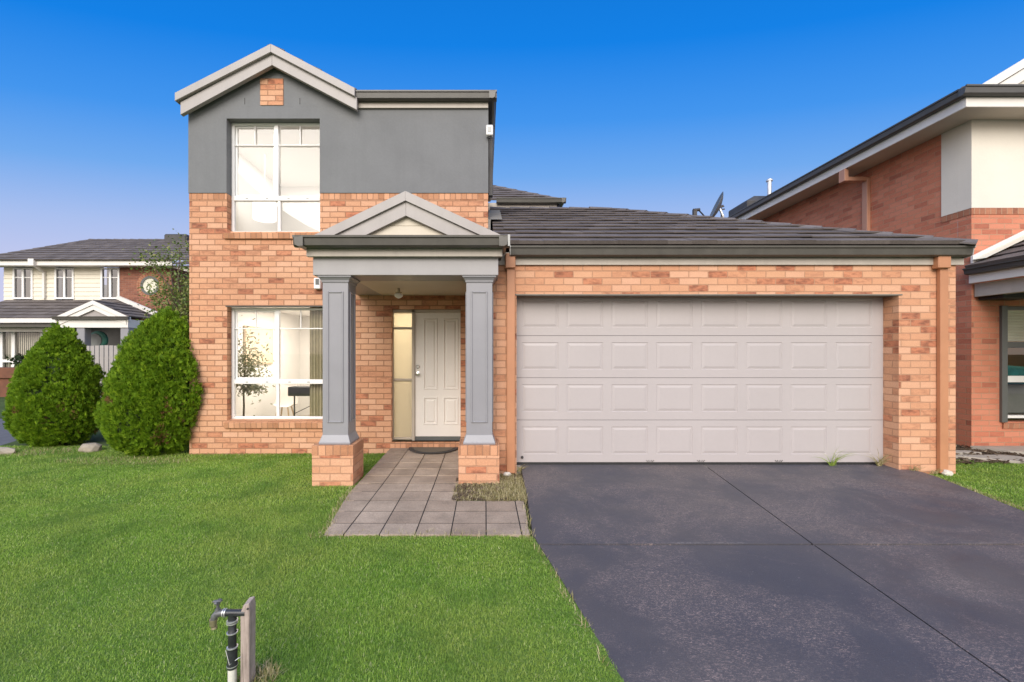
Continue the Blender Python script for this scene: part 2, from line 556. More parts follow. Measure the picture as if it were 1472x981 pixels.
def np_mesh(name, verts, faces_flat, loop_starts, mat):
    me = bpy.data.meshes.new(name)
    me.vertices.add(len(verts)); me.vertices.foreach_set('co', verts.astype(np.float32).ravel())
    me.loops.add(len(faces_flat)); me.loops.foreach_set('vertex_index', faces_flat.astype(np.int32))
    me.polygons.add(len(loop_starts)); me.polygons.foreach_set('loop_start', loop_starts.astype(np.int32))
    me.update(calc_edges=True)
    me.materials.append(M[mat])
    o = bpy.data.objects.new(name, me); COL.objects.link(o)
    return o


# ----------------------------------------------------------------- roofs
def clip(poly, conv):
    """Sutherland-Hodgman; conv is counter-clockwise"""
    out = poly
    for k in range(len(conv)):
        a, b = conv[k], conv[(k + 1) % len(conv)]
        inp, out = out, []
        if not inp:
            return []
        side = lambda p: (b[0] - a[0]) * (p[1] - a[1]) - (b[1] - a[1]) * (p[0] - a[0])
        for i in range(len(inp)):
            p, q = inp[i - 1], inp[i]
            sp_, sq = side(p), side(q)
            if (sp_ >= 0) != (sq >= 0):
                t = sp_ / (sp_ - sq)
                out.append((p[0] + (q[0] - p[0]) * t, p[1] + (q[1] - p[1]) * t))
            if sq >= 0:
                out.append(q)
    return out


def tiles(mb, corners, gauge=.32, width=.30, thick=.026, rnd=.006):
    """tile a planar convex roof face; corners[0]->corners[1] is the eave, counter-clockwise from outside"""
    c = [Vector(p) for p in corners]
    u = (c[1] - c[0]).normalized()
    nrm = (c[1] - c[0]).cross(c[-1] - c[0]).normalized()
    v = nrm.cross(u).normalized()
    poly = [((p - c[0]).dot(u), (p - c[0]).dot(v)) for p in c]
    umin, umax = min(p[0] for p in poly), max(p[0] for p in poly)
    vmax = max(p[1] for p in poly)
    mb.face([p - nrm * .01 for p in c])
    k = 0
    v0 = 0.0
    while v0 < vmax - .01:
        off = (k % 2) * width * .5
        uu = umin - off
        rowr = random.uniform(-.002, .002)
        while uu < umax:
            r = random.uniform(0, rnd); tw = random.uniform(-rnd, rnd) * .6
            p2 = clip([(uu + .0006, v0 - .035), (uu + width - .0006, v0 - .035), (uu + width - .0006, v0 + gauge), (uu + .0006, v0 + gauge)], poly)
            if len(p2) >= 3:
                top, bot = [], []
                for a, b in p2:
                    h = .012 + thick * (1 - (b - v0) / gauge) + r + rowr + tw * (a - uu) / width
                    P = c[0] + u * a + v * b
                    top.append(P + nrm * h); bot.append(P + nrm * (h - .017 if k else -.006))
                mb.loft([bot, top])
            uu += width
        v0 += gauge; k += 1


def ridge(mb, a, b, w=.12, drop=.05, L=.40):
    a, b = Vector(a), Vector(b); d = b - a; n = max(1, round(d.length / L)); d.normalize()
    sd = d.cross(Vector((0, 0, 1))).normalized(); up = sd.cross(d).normalized()
    if up.z < 0: up = -up
    step = (b - a).length / n
    for k in range(n):
        p0 = a + d * (k * step - .02); p1 = a + d * ((k + 1) * step + .02)
        rings = []
        for p, lift in ((p0, .038), (p1, .018)):
            lift += random.uniform(-.003, .003)
            rings.append([p + sd * w + up * (lift - drop - .02), p + sd * w + up * (lift - drop), p + sd * w * .35 + up * (lift + .006),
                          p - sd * w * .35 + up * (lift + .006), p - sd * w + up * (lift - drop), p - sd * w + up * (lift - drop - .02)])
        mb.loft(rings)


GUT = [(0, -.004), (0, -.118), (.055, -.122), (.088, -.105), (.100, -.030), (.116, -.022), (.118, 0), (.096, 0), (.090, -.018), (.05, -.02)]


def gutter_x(mb, x0, x1, yb, zt, hh=1.0):      # runs along X, hangs towards -Y
    mb.prism_x([(yb - o, zt + h * hh) for o, h in GUT], x0, x1)


def gutter_y(mb, y0, y1, xb, zt, sgn=1, hh=1.0):     # runs along Y, hangs towards sgn*X
    mb.prism_y([(xb + sgn * o, zt + h * hh) for o, h in GUT], y0, y1)


# ================================================================= SETTING
def lawn_z(x, y):
    t = min(1, max(0, (y - 4.9) / 1.9)); t = t * t * (3 - 2 * t)
    z = -.055 * t if x < 1 else .02
    return z + .008 * math.sin(x * 1.3 + 1) * math.sin(y * 1.7)


g_ = MB(); g_.face([(-400, -400, -.16), (400, -400, -.16), (400, 400, -.16), (-400, 400, -.16)])
tag(g_.build('ground', 'earth'), kind='structure')

DL = [(.46, 5.9), (.46, 5.6), (.44, 4.6), (.40, 3.64), (.50, 3.05), (.59, 2.45), (.65, 2.0), (.70, 1.2), (.72, -3.0)]     # left edge of the drive
DR = [(5.27, 5.9), (5.26, 5.55), (5.36, 5.30), (5.26, 4.85), (5.08, 4.1), (4.95, 3.0), (4.95, -3.0)]


def edge_x(poly, y):
    for (xa, ya), (xb, yb) in zip(poly, poly[1:]):
        if yb <= y <= ya:
            return xa + (xb - xa) * (ya - y) / (ya - yb)
    return poly[-1][0]


def drive_z(y):
    if y > 3.47:
        return .07 * min(1, (y - 3.47) / 2.2)
    return -.012 * (3.47 - y)


lw = MB()
nx, ny = 60, 44
for (xa, xb, ya, yb) in ((-16, .80, -2.5, 7.45), (4.6, 12.0, 1.0, 6.1)):
    P = [[(xa + (xb - xa) * i / nx, ya + (yb - ya) * j / ny) for i in range(nx + 1)] for j in range(ny + 1)]
    i0 = len(lw.v)
    for row in P:
        for x, y in row:
            z = lawn_z(x, y) - .012
            if xa < 0 and x > edge_x(DL, y) - .03: z = -.10
            if xa > 0 and x < edge_x(DR, y) + .03: z = -.10
            lw.v.append((x, y, z))
    for j in range(ny):
        for i in range(nx):
            a = i0 + j * (nx + 1) + i
            lw.f.append((a, a + 1, a + nx + 2, a + nx + 1))
tag(lw.build('lawn', 'soil', smooth=True), kind='structure')
le_ = MB()
for poly, sg in ((DL, -1), (DR, 1)):
    ys = np.arange(3.60 if sg < 0 else 5.5, -2.9, -.12); prev = None
    for y in ys:
        x = edge_x(poly, y) + .006 * math.sin(y * 31); zt = (-.07 if y > 5.5 and sg < 0 else (.07 * min(1, (y - 3.47) / 2.2) if y > 3.47 else -.012 * (3.47 - y))) + .004
        lz = lawn_z(x, y)
        cur = [(x + sg * .34, y, lz - .018), (x + sg * .04, y, lz - .0115), (x, y, min(lz - .006, zt + .01)), (x - sg * .002, y, zt - .1)]
        if prev:
            for k in range(3):
                le_.face([prev[k], prev[k + 1], cur[k + 1], cur[k]])
        prev = cur
tag(le_.build('lawn_edge', 'soil', smooth=True, merge=True), kind='structure')

# driveway: four slabs with sawn joints, on a dark bed
dm = MB()
JX = lambda y: 2.84 - .105 * (5.75 - y)


def slab(left, right, ya, yb, n=14):
    rows = []
    for k in range(n + 1):
        y = ya + (yb - ya) * k / n
        xl, xr = left(y), right(y)
        rows.append((xl, xr, y, drive_z(y)))
    for (xl, xr, y, z), (xl2, xr2, y2, z2) in zip(rows, rows[1:]):
        dm.face([(xl, y, z), (xr, y, z), (xr2, y2, z2), (xl2, y2, z2)])
        dm.face([(xl, y, z), (xl2, y2, z2), (xl2, y2, z2 - .1), (xl, y, z - .1)])
        dm.face([(xr, y, z), (xr2, y2, z2), (xr2, y2, z2 - .1), (xr, y, z - .1)])
    for xl, xr, y, z in (rows[0], rows[-1]):
        dm.face([(xl, y, z), (xr, y, z), (xr, y, z - .1), (xl, y, z - .1)])


eL = lambda y: edge_x(DL, y); eR = lambda y: edge_x(DR, y)
slab(eL, lambda y: JX(y) - .006, 5.86, 3.484); slab(lambda y: JX(y) + .006, eR, 5.86, 3.484)
slab(eL, lambda y: JX(y) - .006, 3.456, -3.0); slab(lambda y: JX(y) + .006, eR, 3.456, -3.0)
tag(dm.build('driveway', 'drive'), kind='structure')

# front path of square pavers
pm = MB(); px0 = -1.177 - .297
rows_y = [3.60 + .296 * k for k in range(12)]
path_z = lambda y: .004 + .030 * min(1, max(0, (y - 5.0) / 1.85))
for j, y in enumerate(rows_y):
    y1 = min(y + .296, 6.842)
    if y >= 6.84: break
    y = max(y, 3.645)
    for i in range(7):
        xa = px0 + .297 * i; xb = xa + .297
        if j < 3:
            if i == 6: xb = .40
        elif i > 3:
            continue
        if i == 6 and j >= 3: continue
        gp = .005; dz = random.uniform(-.001, .001)
        z = path_z((y + y1) / 2)
        xr_ = min(xb, edge_x(DL, y) - .02) - gp
        c0_, c1_ = ((max(0, (4.7 - v_) * .125) for v_ in (y, y1)) if i == 0 else (0, 0))
        pm.prism_z([(xa + gp + c0_, y + .007), (xr_, y + .007), (xr_, y1 - .007), (xa + gp + c1_, y1 - .007)], z - .05, z + dz)
tag(pm.build('path', 'paver', bevel=.001), kind='structure')
bed = MB(); bed.box(px0 + .13, -.30, 3.66, 6.845, -.08, .0018).box(-.299, .375, 3.66, 4.487, -.08, .0018)
tag(bed.build('path_bed', 'joint'), kind='structure')
dd = MB()
for i in range(10):
    for j in range(14):
        xa, ya = -.34 + .08 * i, 4.49 + .07 * j
        q = [(xa, ya), (xa + .08, ya), (xa + .08, ya + .07), (xa, ya + .07)]
        dd.face([(x, y, .008 + .014 * math.sin(x * 23) * math.sin(y * 19)) for x, y in q])
tag(dd.build('garden_soil', 'dirt', smooth=True, merge=True), kind='structure')

# concrete strip at the garage threshold, side street, verge
cs = MB(); cs.box(.30, 5.40, 5.56, 5.72, -.1, .064)
tag(cs.build('garage_threshold', 'concrete'), kind='structure')
rd = MB(); rd.face([(-40, 7.46, -.075), (-8.25, 7.46, -.075), (-9.6, 10.6, -.075), (-40, 10.6, -.075)])
tag(rd.build('side_lane', 'asphalt'), kind='structure')
vg = MB(); vg.face([(-8.25, 7.44, -.07), (-4.7, 7.44, -.07), (-4.7, 10.6, -.07), (-9.6, 10.6, -.07)])
vg.face([(-40, 10.6, -.06), (-5.2, 10.6, -.06), (-5.2, 40, -.06), (-40, 40, -.06)])
tag(vg.build('far_verge', 'earth'), kind='structure')
st = MB(); st.face([(-60, -12, -.09), (60, -12, -.09), (60, -3.2, -.09), (-60, -3.2, -.09)])
tag(st.build('road', 'asphalt'), kind='structure')
# neighbour's strip garden, stepping slabs and porch floor
ng = MB(); ng.face([(5.6, 6.0, .012), (12, 6.0, .012), (12, 22, .012), (5.6, 22, .012)])
tag(ng.build('neighbour_garden_soil', 'dirt'), kind='structure')
nf = MB(); nf.prism_z([(7.60, 6.86), (7.78, 6.52), (9.2, 5.95), (12, 5.6), (12, 6.86)], -.05, .06)
tag(nf.build('neighbour_porch_floor', 'concrete'), kind='structure')

# ================================================================= MAIN HOUSE
H = thing('brick_house', (-.5, 6.85, 0), 'two storey orange brick house with grey rendered upper wall, gabled porch and double garage', 'house')
YF = 6.85                       # front wall
XL, XR = -4.62, .05
UW = (-4.03, -2.576, 3.41, 5.17)          # upper window opening
LW = (-4.03, -2.50, .46, 2.24)            # lower window opening
DO = (-1.457, -.38, .125, 2.20)           # front door opening
ZB = 4.009                                # top of the brickwork

w = MB()
w.wall(XL, XR, -.3, ZB - .10, YF, .13, [(UW[0], UW[1], UW[2], ZB - .10), LW, DO])
w.wall(XL, XR, -.3, ZB, 14.0, -.12)
w.face([(XL, YF + .131, -.3), (XL, 13.9, -.3), (XL, 13.9, ZB), (XL, YF + .131, ZB)])
w.face([(XR, YF + .131, -.3), (XR, 13.9, -.3), (XR, 13.9, ZB), (XR, YF + .131, ZB)])
w.build('wall', 'brick', H)
# soldier band under the render, sill courses, door step
for a, b in ((XL - .004, UW[0]), (UW[1], XR + .002)):
    MB().box(a, b, YF - .004, YF + .13, ZB - .098, ZB - .002).build('rowlock_course', 'rowlock', H, bevel=.003)
for a, b, zt in ((UW[0] - .03, UW[1] + .03, UW[2]), (LW[0] - .03, LW[1] + .03, LW[2])):
    MB().prism_x([(YF - .035, zt - .118), (YF - .045, zt - .03), (YF + .125, zt - .001), (YF + .125, zt - .115), (YF - .002, zt - .12)], a, b).build('window_sill', 'rowlock', H, bevel=.003)
MB().box(DO[0] - .02, DO[1], YF - .012, YF + .16, -.1, DO[2]).build('door_step', 'rowlock', H, bevel=.003)
# render with its gable
gx, gz = -3.26, 6.07
rw = MB()
rw.wall(XL - .006, XR + .004, ZB, 5.36, YF - .014, .14, [(UW[0], UW[1], ZB, UW[3])])
rw.prism_y([(XL - .006, 5.3605), (-1.86, 5.3605), (gx, gz)], YF - .014, YF + .12)
rw.face([(XR + .004, YF + .13, ZB), (XR + .004, 13.9, ZB), (XR + .004, 13.9, 5.4), (XR + .004, YF + .13, 5.4)])
rw.face([(XL - .006, YF + .13, ZB), (XL - .006, 13.9, ZB), (XL - .006, 13.9, 5.4), (XL - .006, YF + .13, 5.4)])
rw.wall(XL, XR, ZB, 5.4, 14.0, -.12)
rw.build('rendered_wall', 'render', H)
MB().box(-3.50, -3.14, YF - .024, YF - .012, 5.375, 5.79).build('brick_inset', 'brick', H)
for x in (-3.745, -2.885):
    MB().box(x - .006, x + .006, YF - .0165, YF - .013, 5.39, 5.49).build('weep_slot', 'black', H)


def barge(mb, xl, zl, xa, za, xr, zr, y0, y1, wd, zmin=-9):
    """a pair of sloping boards meeting at an apex, wd high"""
    keep = [(-99, zmin), (99, zmin), (99, 99), (-99, 99)]
    mb.prism_y(clip([(xl, zl), (xl, zl - wd), (xa, za - wd), (xa, za)], keep), y0, y1)
    mb.prism_y(clip([(xa, za), (xa, za - wd), (xr, zr - wd), (xr, zr)], keep), y0, y1)


YG = 6.70
gl, gr_ = at(254, 136, YG), at(511, 129, YG); ga = at(391, 66, YG)
bg = MB()
barge(bg, gl.x + .055, gl.z - .12, ga.x, ga.z - .105, gr_.x + .02, gr_.z - .12, YG + .0, YG + .07, .19)
bg.build('barge_board', 'trim', H, bevel=.004)
bc = MB()
barge(bc, gl.x, gl.z, ga.x, ga.z, gr_.x, gr_.z, YG - .045, YG + .10, .125)
bc.build('barge_capping', 'trim', H, bevel=.004)
sf = MB()      # soffit behind the barge
barge(sf, gl.x + .06, gl.z - .13, ga.x, ga.z - .13, gr_.x, gr_.z - .14, YG + .071, YF - .016, .03)
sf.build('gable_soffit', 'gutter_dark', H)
# upper roof
sl = .466
ug = MB()
x_r = .065; ye = 6.80
gxl = at(507, 129, ye - .12).x
gutter_x(ug, gxl, x_r + .118, ye, 5.525)
gutter_y(ug, ye - .118, 11.3, x_r, 5.525, 1)
ug.build('gutter', 'gutter', H, smooth=False)
uf = MB()
uf.box(gxl + .04, XR + .002, ye + .003, ye + .032, 5.318, 5.45)
uf.build('fascia', 'fascia', H, bevel=.003)
z0 = 5.51
rf = MB()
hw = (x_r - (XL - .15)) / 2; ym = 14.2
A = (-1.9, ye, z0); Bq = (x_r, ye, z0); C0 = (x_r - hw, ye + hw, z0 + hw * sl); D0 = (x_r - hw, ym - hw, z0 + hw * sl)
tiles(rf, [A, Bq, C0])
tiles(rf, [Bq, (x_r, ym, z0), D0, C0])
tiles(rf, [(x_r, ym, z0), (XL - .15, ym, z0), D0])
tiles(rf, [(XL - .15, ym, z0), (XL - .15, ye + 1.6, z0), (x_r - hw - .02, ye + hw, z0 + hw * sl), D0])
# gable roof over the bay
zr = ga.z - .02
bx = 2.9
tiles(rf, [(gl.x + .02, YG + 3.0, gl.z - .03), (gl.x + .02, YG - .02, gl.z - .03), (ga.x, YG - .02, zr), (ga.x, YG + 3.0, zr)])
tiles(rf, [(gr_.x, YG - .02, gr_.z - .03), (gr_.x, YG + 3.0, gr_.z - .03), (ga.x, YG + 3.0, zr), (ga.x, YG - .02, zr)])
# rear block whose eave shows over the garage
RX, RY = 2.0, 11.52; rz = 5.53
d = 1.95
tiles(rf, [(-2.0, RY, rz), (RX, RY, rz), (RX - d, RY + d, rz + d * sl * 1.25), (-2.0, RY + d, rz + d * sl * 1.25)])
tiles(rf, [(RX, RY, rz), (RX, RY + 2 * d, rz), (RX - d, RY + d, rz + d * sl * 1.25)])
rf_o = rf.build('roof', 'tile', H)
for a, b in ((Bq, C0), (C0, D0), ((ga.x, YG + .1, zr), (ga.x, YG + 3.0, zr)), ((RX, RY, rz), (RX - d, RY + d, rz + d * sl * 1.25))):
    rc = MB(); ridge(rc, a, b); rc.build('ridge_cap', 'tile_cap', rf_o)
rb = MB(); gutter_x(rb, .30, RX + .12, RY, rz + .02); gutter_y(rb, RY - .118, RY + 3.9, RX, rz + .02, 1)
rb.build('rear_gutter', 'gutter', H)
rb = MB(); rb.box(.06, RX - .1, RY + .05, RY + .09, rz - .25, rz - .06).box(RX - .13, RX - .1, RY + .091, RY + 3.8, rz - .25, rz - .06)
rb.build('rear_fascia', 'fascia', H)
rb = MB(); rb.box(.06, RX - .14, RY + .1, RY + 3.8, 2.0, rz - .2)
rb.build('rear_wall', 'cream_render', H)
# side downpipe and siren box by the corner
MB().box(.062, .135, 7.35, 7.45, 4.15, 5.33).build('downpipe', 'dark_pipe', H, bevel=.006)
q0 = at(701, 190, 6.8)
sb = MB().box(.02, .125, 6.74, 6.83, q0.z - .075, q0.z + .085).build('siren_box', 'window_frame', H, bevel=.012)
MB().box(.045, .10, 6.734, 6.741, q0.z - .03, q0.z + .05).build('siren_grille', 'gutter_cap', sb)
MB().tube([(.075, 6.80, q0.z - .076), (.075, 6.80, q0.z - .10)], .02).build('siren_light', 'dark_pipe', sb)


# ---- windows
def window(x0, x1, z0, z1, y, pane_y, mull, trans_z, trans_h, munt_z, munt_x, low_mull, parent, fr=.045):
    """an aluminium window: outer frame, mullion, transom and thin glazing bars; panes a sub-part"""
    f = MB(); dp = .055
    f.box(x0, x1, y, y + dp, z0, z0 + fr * .8); f.box(x0, x1, y, y + dp, z1 - fr * .8, z1)
    f.box(x0, x0 + fr, y + .001, y + dp - .001, z0 + fr * .8, z1 - fr * .8); f.box(x1 - fr, x1, y + .001, y + dp - .001, z0 + fr * .8, z1 - fr * .8)
    f.box(mull - .033, mull + .033, y - .004, y + dp - .006, trans_z + trans_h / 2, z1 - fr * .8)
    f.box(x0 + fr, x1 - fr, y - .007, y + dp - .004, trans_z - trans_h / 2, trans_z + trans_h / 2)
    f.box(low_mull - .022, low_mull + .022, y + .003, y + dp - .008, z0 + fr * .8, trans_z - trans_h / 2)
    for a, b in ((x0 + fr, mull - .033), (mull + .033, x1 - fr)):
        f.box(a, b, y + .010, y + .030, munt_z - .009, munt_z + .009)
    for mx in munt_x:
        f.box(mx - .008, mx + .008, y + .0085, y + .0285, munt_z + .009, z1 - fr * .8)
    o = f.build('window', 'window_frame', parent, bevel=.004)
    # sash lining set back on the left opening light
    s = MB()
    a, b, c, d_ = x0 + fr + .004, mull - .036, trans_z + trans_h / 2 + .003, z1 - fr * .8 - .003
    for q in ((a, b, c, c + .028), (a, b, d_ - .028, d_), (a, a + .028, c + .028, d_ - .028), (b - .028, b, c + .028, d_ - .028)):
        s.box(q[0], q[1], y + .034, y + .05, q[2], q[3])
    s.build('sash', 'window_frame', o, bevel=.003)
    MB().face([(x0 + .01, pane_y, z0 + .01), (x1 - .01, pane_y, z0 + .01), (x1 - .01, pane_y, z1 - .01), (x0 + .01, pane_y, z1 - .01)]).build('pane', 'glass', o)
    for mx in (x0 + .25, x0 + .57, mull + .2, mull + .5):
        MB().box(mx - .02, mx + .02, y - .0125, y - .0065, trans_z - .012, trans_z + .004).build('latch', 'gutter_cap', o)
    return o


yw = YF + .115
X = lambda px, Y=yw: (px - CX) * Y / F
Z = lambda py, Y=yw: CZ + (CY - py) * Y / F
window(UW[0] + .002, UW[1] - .002, UW[2] + .002, Z(177), yw, yw + .04, X(397), Z(285.5), .075, Z(208.6), [X(366), X(431)], X(401), H)
window(LW[0] + .002, LW[1] - .002, LW[2] + .004, Z(443), yw, yw + .04, X(398.5), Z(549), .07, Z(472.6), [X(367.5), X(432), ], X(399), H)
MB().box(UW[0], UW[1], yw + .02, yw + .05, Z(177), UW[3] + .004).build('window_head', 'gutter_dark', H)
MB().box(LW[0] - .02, LW[1] + .02, YF - .012, YF + .125, LW[3] - .003, LW[3] + .012).build('lintel', 'gutter', H)

# ---- front door and sidelight
yd = YF + .10
dx0, dx1 = X(597, yd), X(664, yd)
fz1 = DO[3]
df = MB()
fx0 = X(563, yd) - .01
df.box(fx0, fx0 + .045, yd - .03, yd + .08, DO[2], fz1); df.box(dx0 - .05, dx0 - .004, yd - .03, yd + .08, DO[2], fz1)
df.box(fx0 + .045, DO[1] + .02, yd - .03, yd + .08, fz1 - .05, fz1)
for zz in (Z(633, yd) + .03, Z(546, yd), Z(472, yd)):
    df.box(fx0 + .045, dx0 - .05, yd - .022, yd + .03, zz - .016, zz + .016)
dfo = df.build('door_frame', 'door_frame', H, bevel=.004)
MB().face([(fx0 + .03, yd + .01, DO[2]), (dx0 - .03, yd + .01, DO[2]), (dx0 - .03, yd + .01, fz1 - .03), (fx0 + .03, yd + .01, fz1 - .03)]).build('sidelight', 'frosted', H)
dz0, dz1 = Z(627.5, yd), fz1 - .055
dw = dx1 - dx0
XX = lambda px: X(px, yd); ZZ = lambda py: Z(py, yd)
panels = [(XX(608.5), XX(629), ZZ(560.5), ZZ(458)), (XX(637), XX(659), ZZ(560.5), ZZ(458)),
          (XX(608.5), XX(629), ZZ(611), ZZ(571)), (XX(637), XX(659), ZZ(611), ZZ(571))]
PROF = [(.006, -.008), (.018, -.008), (.026, .006), (.045, .006), (.062, -.002)]
do = MB().panelled(dx0, dx1 + .06, dz0, dz1, yd, .045, panels, PROF).build('door', 'door', H)
kx = XX(600.8)
MB().lathe([(.001, 0), (.033, 0), (.033, .006), (.014, .010), (.012, .035), (.026, .042), (.031, .055), (.026, .068), (.001, .072)], n=24).build('tmp', 'chrome', None)
kn = bpy.data.objects['tmp']; kn.name = 'handle'; kn.data.name = 'handle'
kn.data.transform(Matrix.Translation((kx, yd, ZZ(537.5))) @ Matrix.Rotation(R(90), 4, 'X')); kn.parent = do
MB().lathe([(.001, 0), (.030, 0), (.030, .010), (.024, .014), (.009, .014), (.008, .010), (.001, .010)], n=24).build('tmp', 'chrome', None)
kn = bpy.data.objects['tmp']; kn.name = 'lock'; kn.data.name = 'lock'
kn.data.transform(Matrix.Translation((kx, yd, ZZ(527.5))) @ Matrix.Rotation(R(90), 4, 'X')); kn.parent = do
MB().box(dx0 - .004, dx1 + .05, yd - .012, yd + .06, DO[2], dz0 - .004).build('door_sill', 'dark_frame', H, bevel=.003)
# hallway behind, lit
hb = MB()
hb.face([(-1.75, 9.2, .03), (.0, 9.2, .03), (.0, 9.2, 2.5), (-1.75, 9.2, 2.5)])
hb.face([(-1.75, 7.0, .03), (-1.75, 9.2, .03), (-1.75, 9.2, 2.5), (-1.75, 7.0, 2.5)])
hb.face([(0, 7.0, .03), (0, 9.2, .03), (0, 9.2, 2.5), (0, 7.0, 2.5)])
hb.face([(-1.75, 7.0, .03), (0, 7.0, .03), (0, 9.2, .03), (-1.75, 9.2, .03)])
hb.face([(-1.75, 7.0, 2.5), (0, 7.0, 2.5), (0, 9.2, 2.5), (-1.75, 9.2, 2.5)])
hb.build('hallway', 'wall_white', H)

# ---- porch
YP = 5.04
pcx = [(-1.99, -1.515), (-.304, .168)]
cols = [(-1.895, -1.595), (-.218, .088)]
for k in range(2):
    a, b = pcx[k]; c, d_ = cols[k]
    pl = MB().box(a, b, YP, YP + .43, -.2, .335).build('plinth', 'brick_garage', H, bevel=.004)
    MB().box(a - .002, b + .002, YP - .002, YP + .432, .3355, .45).build('plinth_cap', 'rowlock', pl, bevel=.004)
    y0, y1 = YP + .075, YP + .075 + .30
    cm = MB()
    cm.box(c, d_, y0, y1, .55, 2.36)
    def rg(o, z): return [(c - o, y0 - o, z), (d_ + o, y0 - o, z), (d_ + o, y1 + o, z), (c - o, y1 + o, z)]
    cm.loft([rg(.034, .4505), rg(.034, .475), rg(.028, .485), rg(.012, .53), rg(.001, .56)])
    cm.loft([rg(.001, 2.33), rg(.012, 2.345), rg(.012, 2.36), rg(.03, 2.385), rg(.045, 2.395), rg(.045, 2.412)])
    co = cm.build('column', 'column', H, bevel=.004)
    # applied panel mouldings on the faces
    mm = MB()
    za, zb, ins, wd, th = .70, 2.235, .055, .020, .011
    for (ya, yb) in ((y0 - th, y0 + .001), (y1 - .001, y1 + th)):
        mm.box(c + ins, c + ins + wd, ya, yb, za, zb); mm.box(d_ - ins - wd, d_ - ins, ya, yb, za, zb)
        mm.box(c + ins + wd, d_ - ins - wd, ya, yb, za, za + wd); mm.box(c + ins + wd, d_ - ins - wd, ya, yb, zb - wd, zb)
    for (xa, xb) in ((c - th, c + .001), (d_ - .001, d_ + th)):
        mm.box(xa, xb, y0 + ins, y0 + ins + wd, za, zb); mm.box(xa, xb, y1 - ins - wd, y1 - ins, za, zb)
        mm.box(xa, xb, y0 + ins + wd, y1 - ins - wd, za, za + wd); mm.box(xa, xb, y0 + ins + wd, y1 - ins - wd, zb - wd, zb)
    mm.build('moulding', 'column', co, bevel=.005)
bm_ = MB()
bm_.box(-1.985, .155, 5.06, 5.46, 2.413, 2.63)
bm_.box(-1.985, -1.60, 5.461, YF - .002, 2.413, 2.63)
bm_.build('porch_beam', 'beam', H, bevel=.004)
MB().box(-2.035, .20, 4.995, 5.05, 2.615, 2.735).build('porch_fascia', 'fascia', H, bevel=.004)
MB().box(-1.60, .10, 5.461, YF - .003, 2.412, 2.45).build('porch_ceiling', 'ceiling', H)
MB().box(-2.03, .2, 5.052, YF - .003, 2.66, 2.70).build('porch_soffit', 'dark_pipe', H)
pg = MB(); gutter_x(pg, -2.135, .275, 4.97, 2.822); gutter_y(pg, 4.852, 5.30, .157, 2.822, 1); gutter_y(pg, 4.852, YF - .05, -2.017, 2.822, -1)
pgo = pg.build('porch_gutter', 'gutter', H)
MB().box(.255, .279, 4.846, 4.862, 2.70, 2.826).build('gutter_joint', 'gutter_cap', pgo)
YGp = 4.965
pa = at(582.7, 274.5, YGp); pl_ = at(445, 341, YGp); pr_ = at(727, 341, YGp)
bd = MB()
barge(bd, pl_.x, pl_.z - .0, pa.x, pa.z, pr_.x, pr_.z, YGp, YGp + .12, .11, 2.824)
bd.build('porch_barge_capping', 'trim', H, bevel=.004)
bd = MB()
barge(bd, pl_.x + .02, pl_.z - .10, pa.x, pa.z - .108, pr_.x - .02, pr_.z - .10, YGp + .030, YGp + .10, .165, 2.80)
bd.build('porch_barge_board', 'trim', H, bevel=.003)
gbm = MB()
zc = at(0, 325.5, YGp + .1).z; zb0 = 2.812
def hx(z): return (pa.z - .12 - z) * (pr_.x - pa.x) / (pa.z - pr_.z)
gbm.prism_y([(pa.x - hx(zc), zc), (pa.x + hx(zc), zc), (pa.x, pa.z - .12)], YGp + .085, YGp + .12)
gbm.prism_y([(pa.x - hx(zb0), zb0), (pa.x + hx(zb0), zb0), (pa.x + hx(zc), zc - .004), (pa.x - hx(zc), zc - .004)], YGp + .078, YGp + .115)
gbm.build('gable_board', 'board', H, bevel=.003)
pr = MB()
tiles(pr, [(pl_.x, YF - .02, pl_.z - .075), (pl_.x, YGp + .125, pl_.z - .075), (pa.x, YGp + .125, pa.z - .075), (pa.x, YF - .02, pa.z - .075)])
tiles(pr, [(pr_.x, YGp + .125, pr_.z - .075), (pr_.x, 6.7, pr_.z - .075), (pa.x, 6.7, pa.z - .075), (pa.x, YGp + .125, pa.z - .075)])
pro = pr.build('porch_roof', 'tile', H)
rc = MB(); ridge(rc, (pa.x, YGp + .16, pa.z - .05), (pa.x, YF - .03, pa.z - .05)); rc.build('ridge_cap', 'tile_cap', pro)
# porch lamp on the ceiling, wall sensor
q = at(573, 402, 6.1)
pl1 = MB().tube([(q.x, 6.1, 2.412), (q.x, 6.1, 2.36)], .018).tube([(q.x, 6.1, 2.362), (q.x, 6.1, 2.345)], .045).build('porch_lamp', 'brass', H)
MB().lathe([(.045, .04), (.06, .02), (.055, 0), (.03, -.02), (.002, -.03)], (q.x, 6.1, 2.30), 20).build('lamp_bowl', 'window_frame', pl1, smooth=True)
q = at(456.5, 408, 6.80)
so = MB().box(q.x - .05, q.x + .05, 6.77, 6.849, q.z - .085, q.z + .085).build('wall_sensor', 'window_frame', H, bevel=.01)
MB().box(q.x - .02, q.x + .034, 6.764, 6.771, q.z - .02, q.z + .07).build('sensor_lens', 'dark_frame', so)

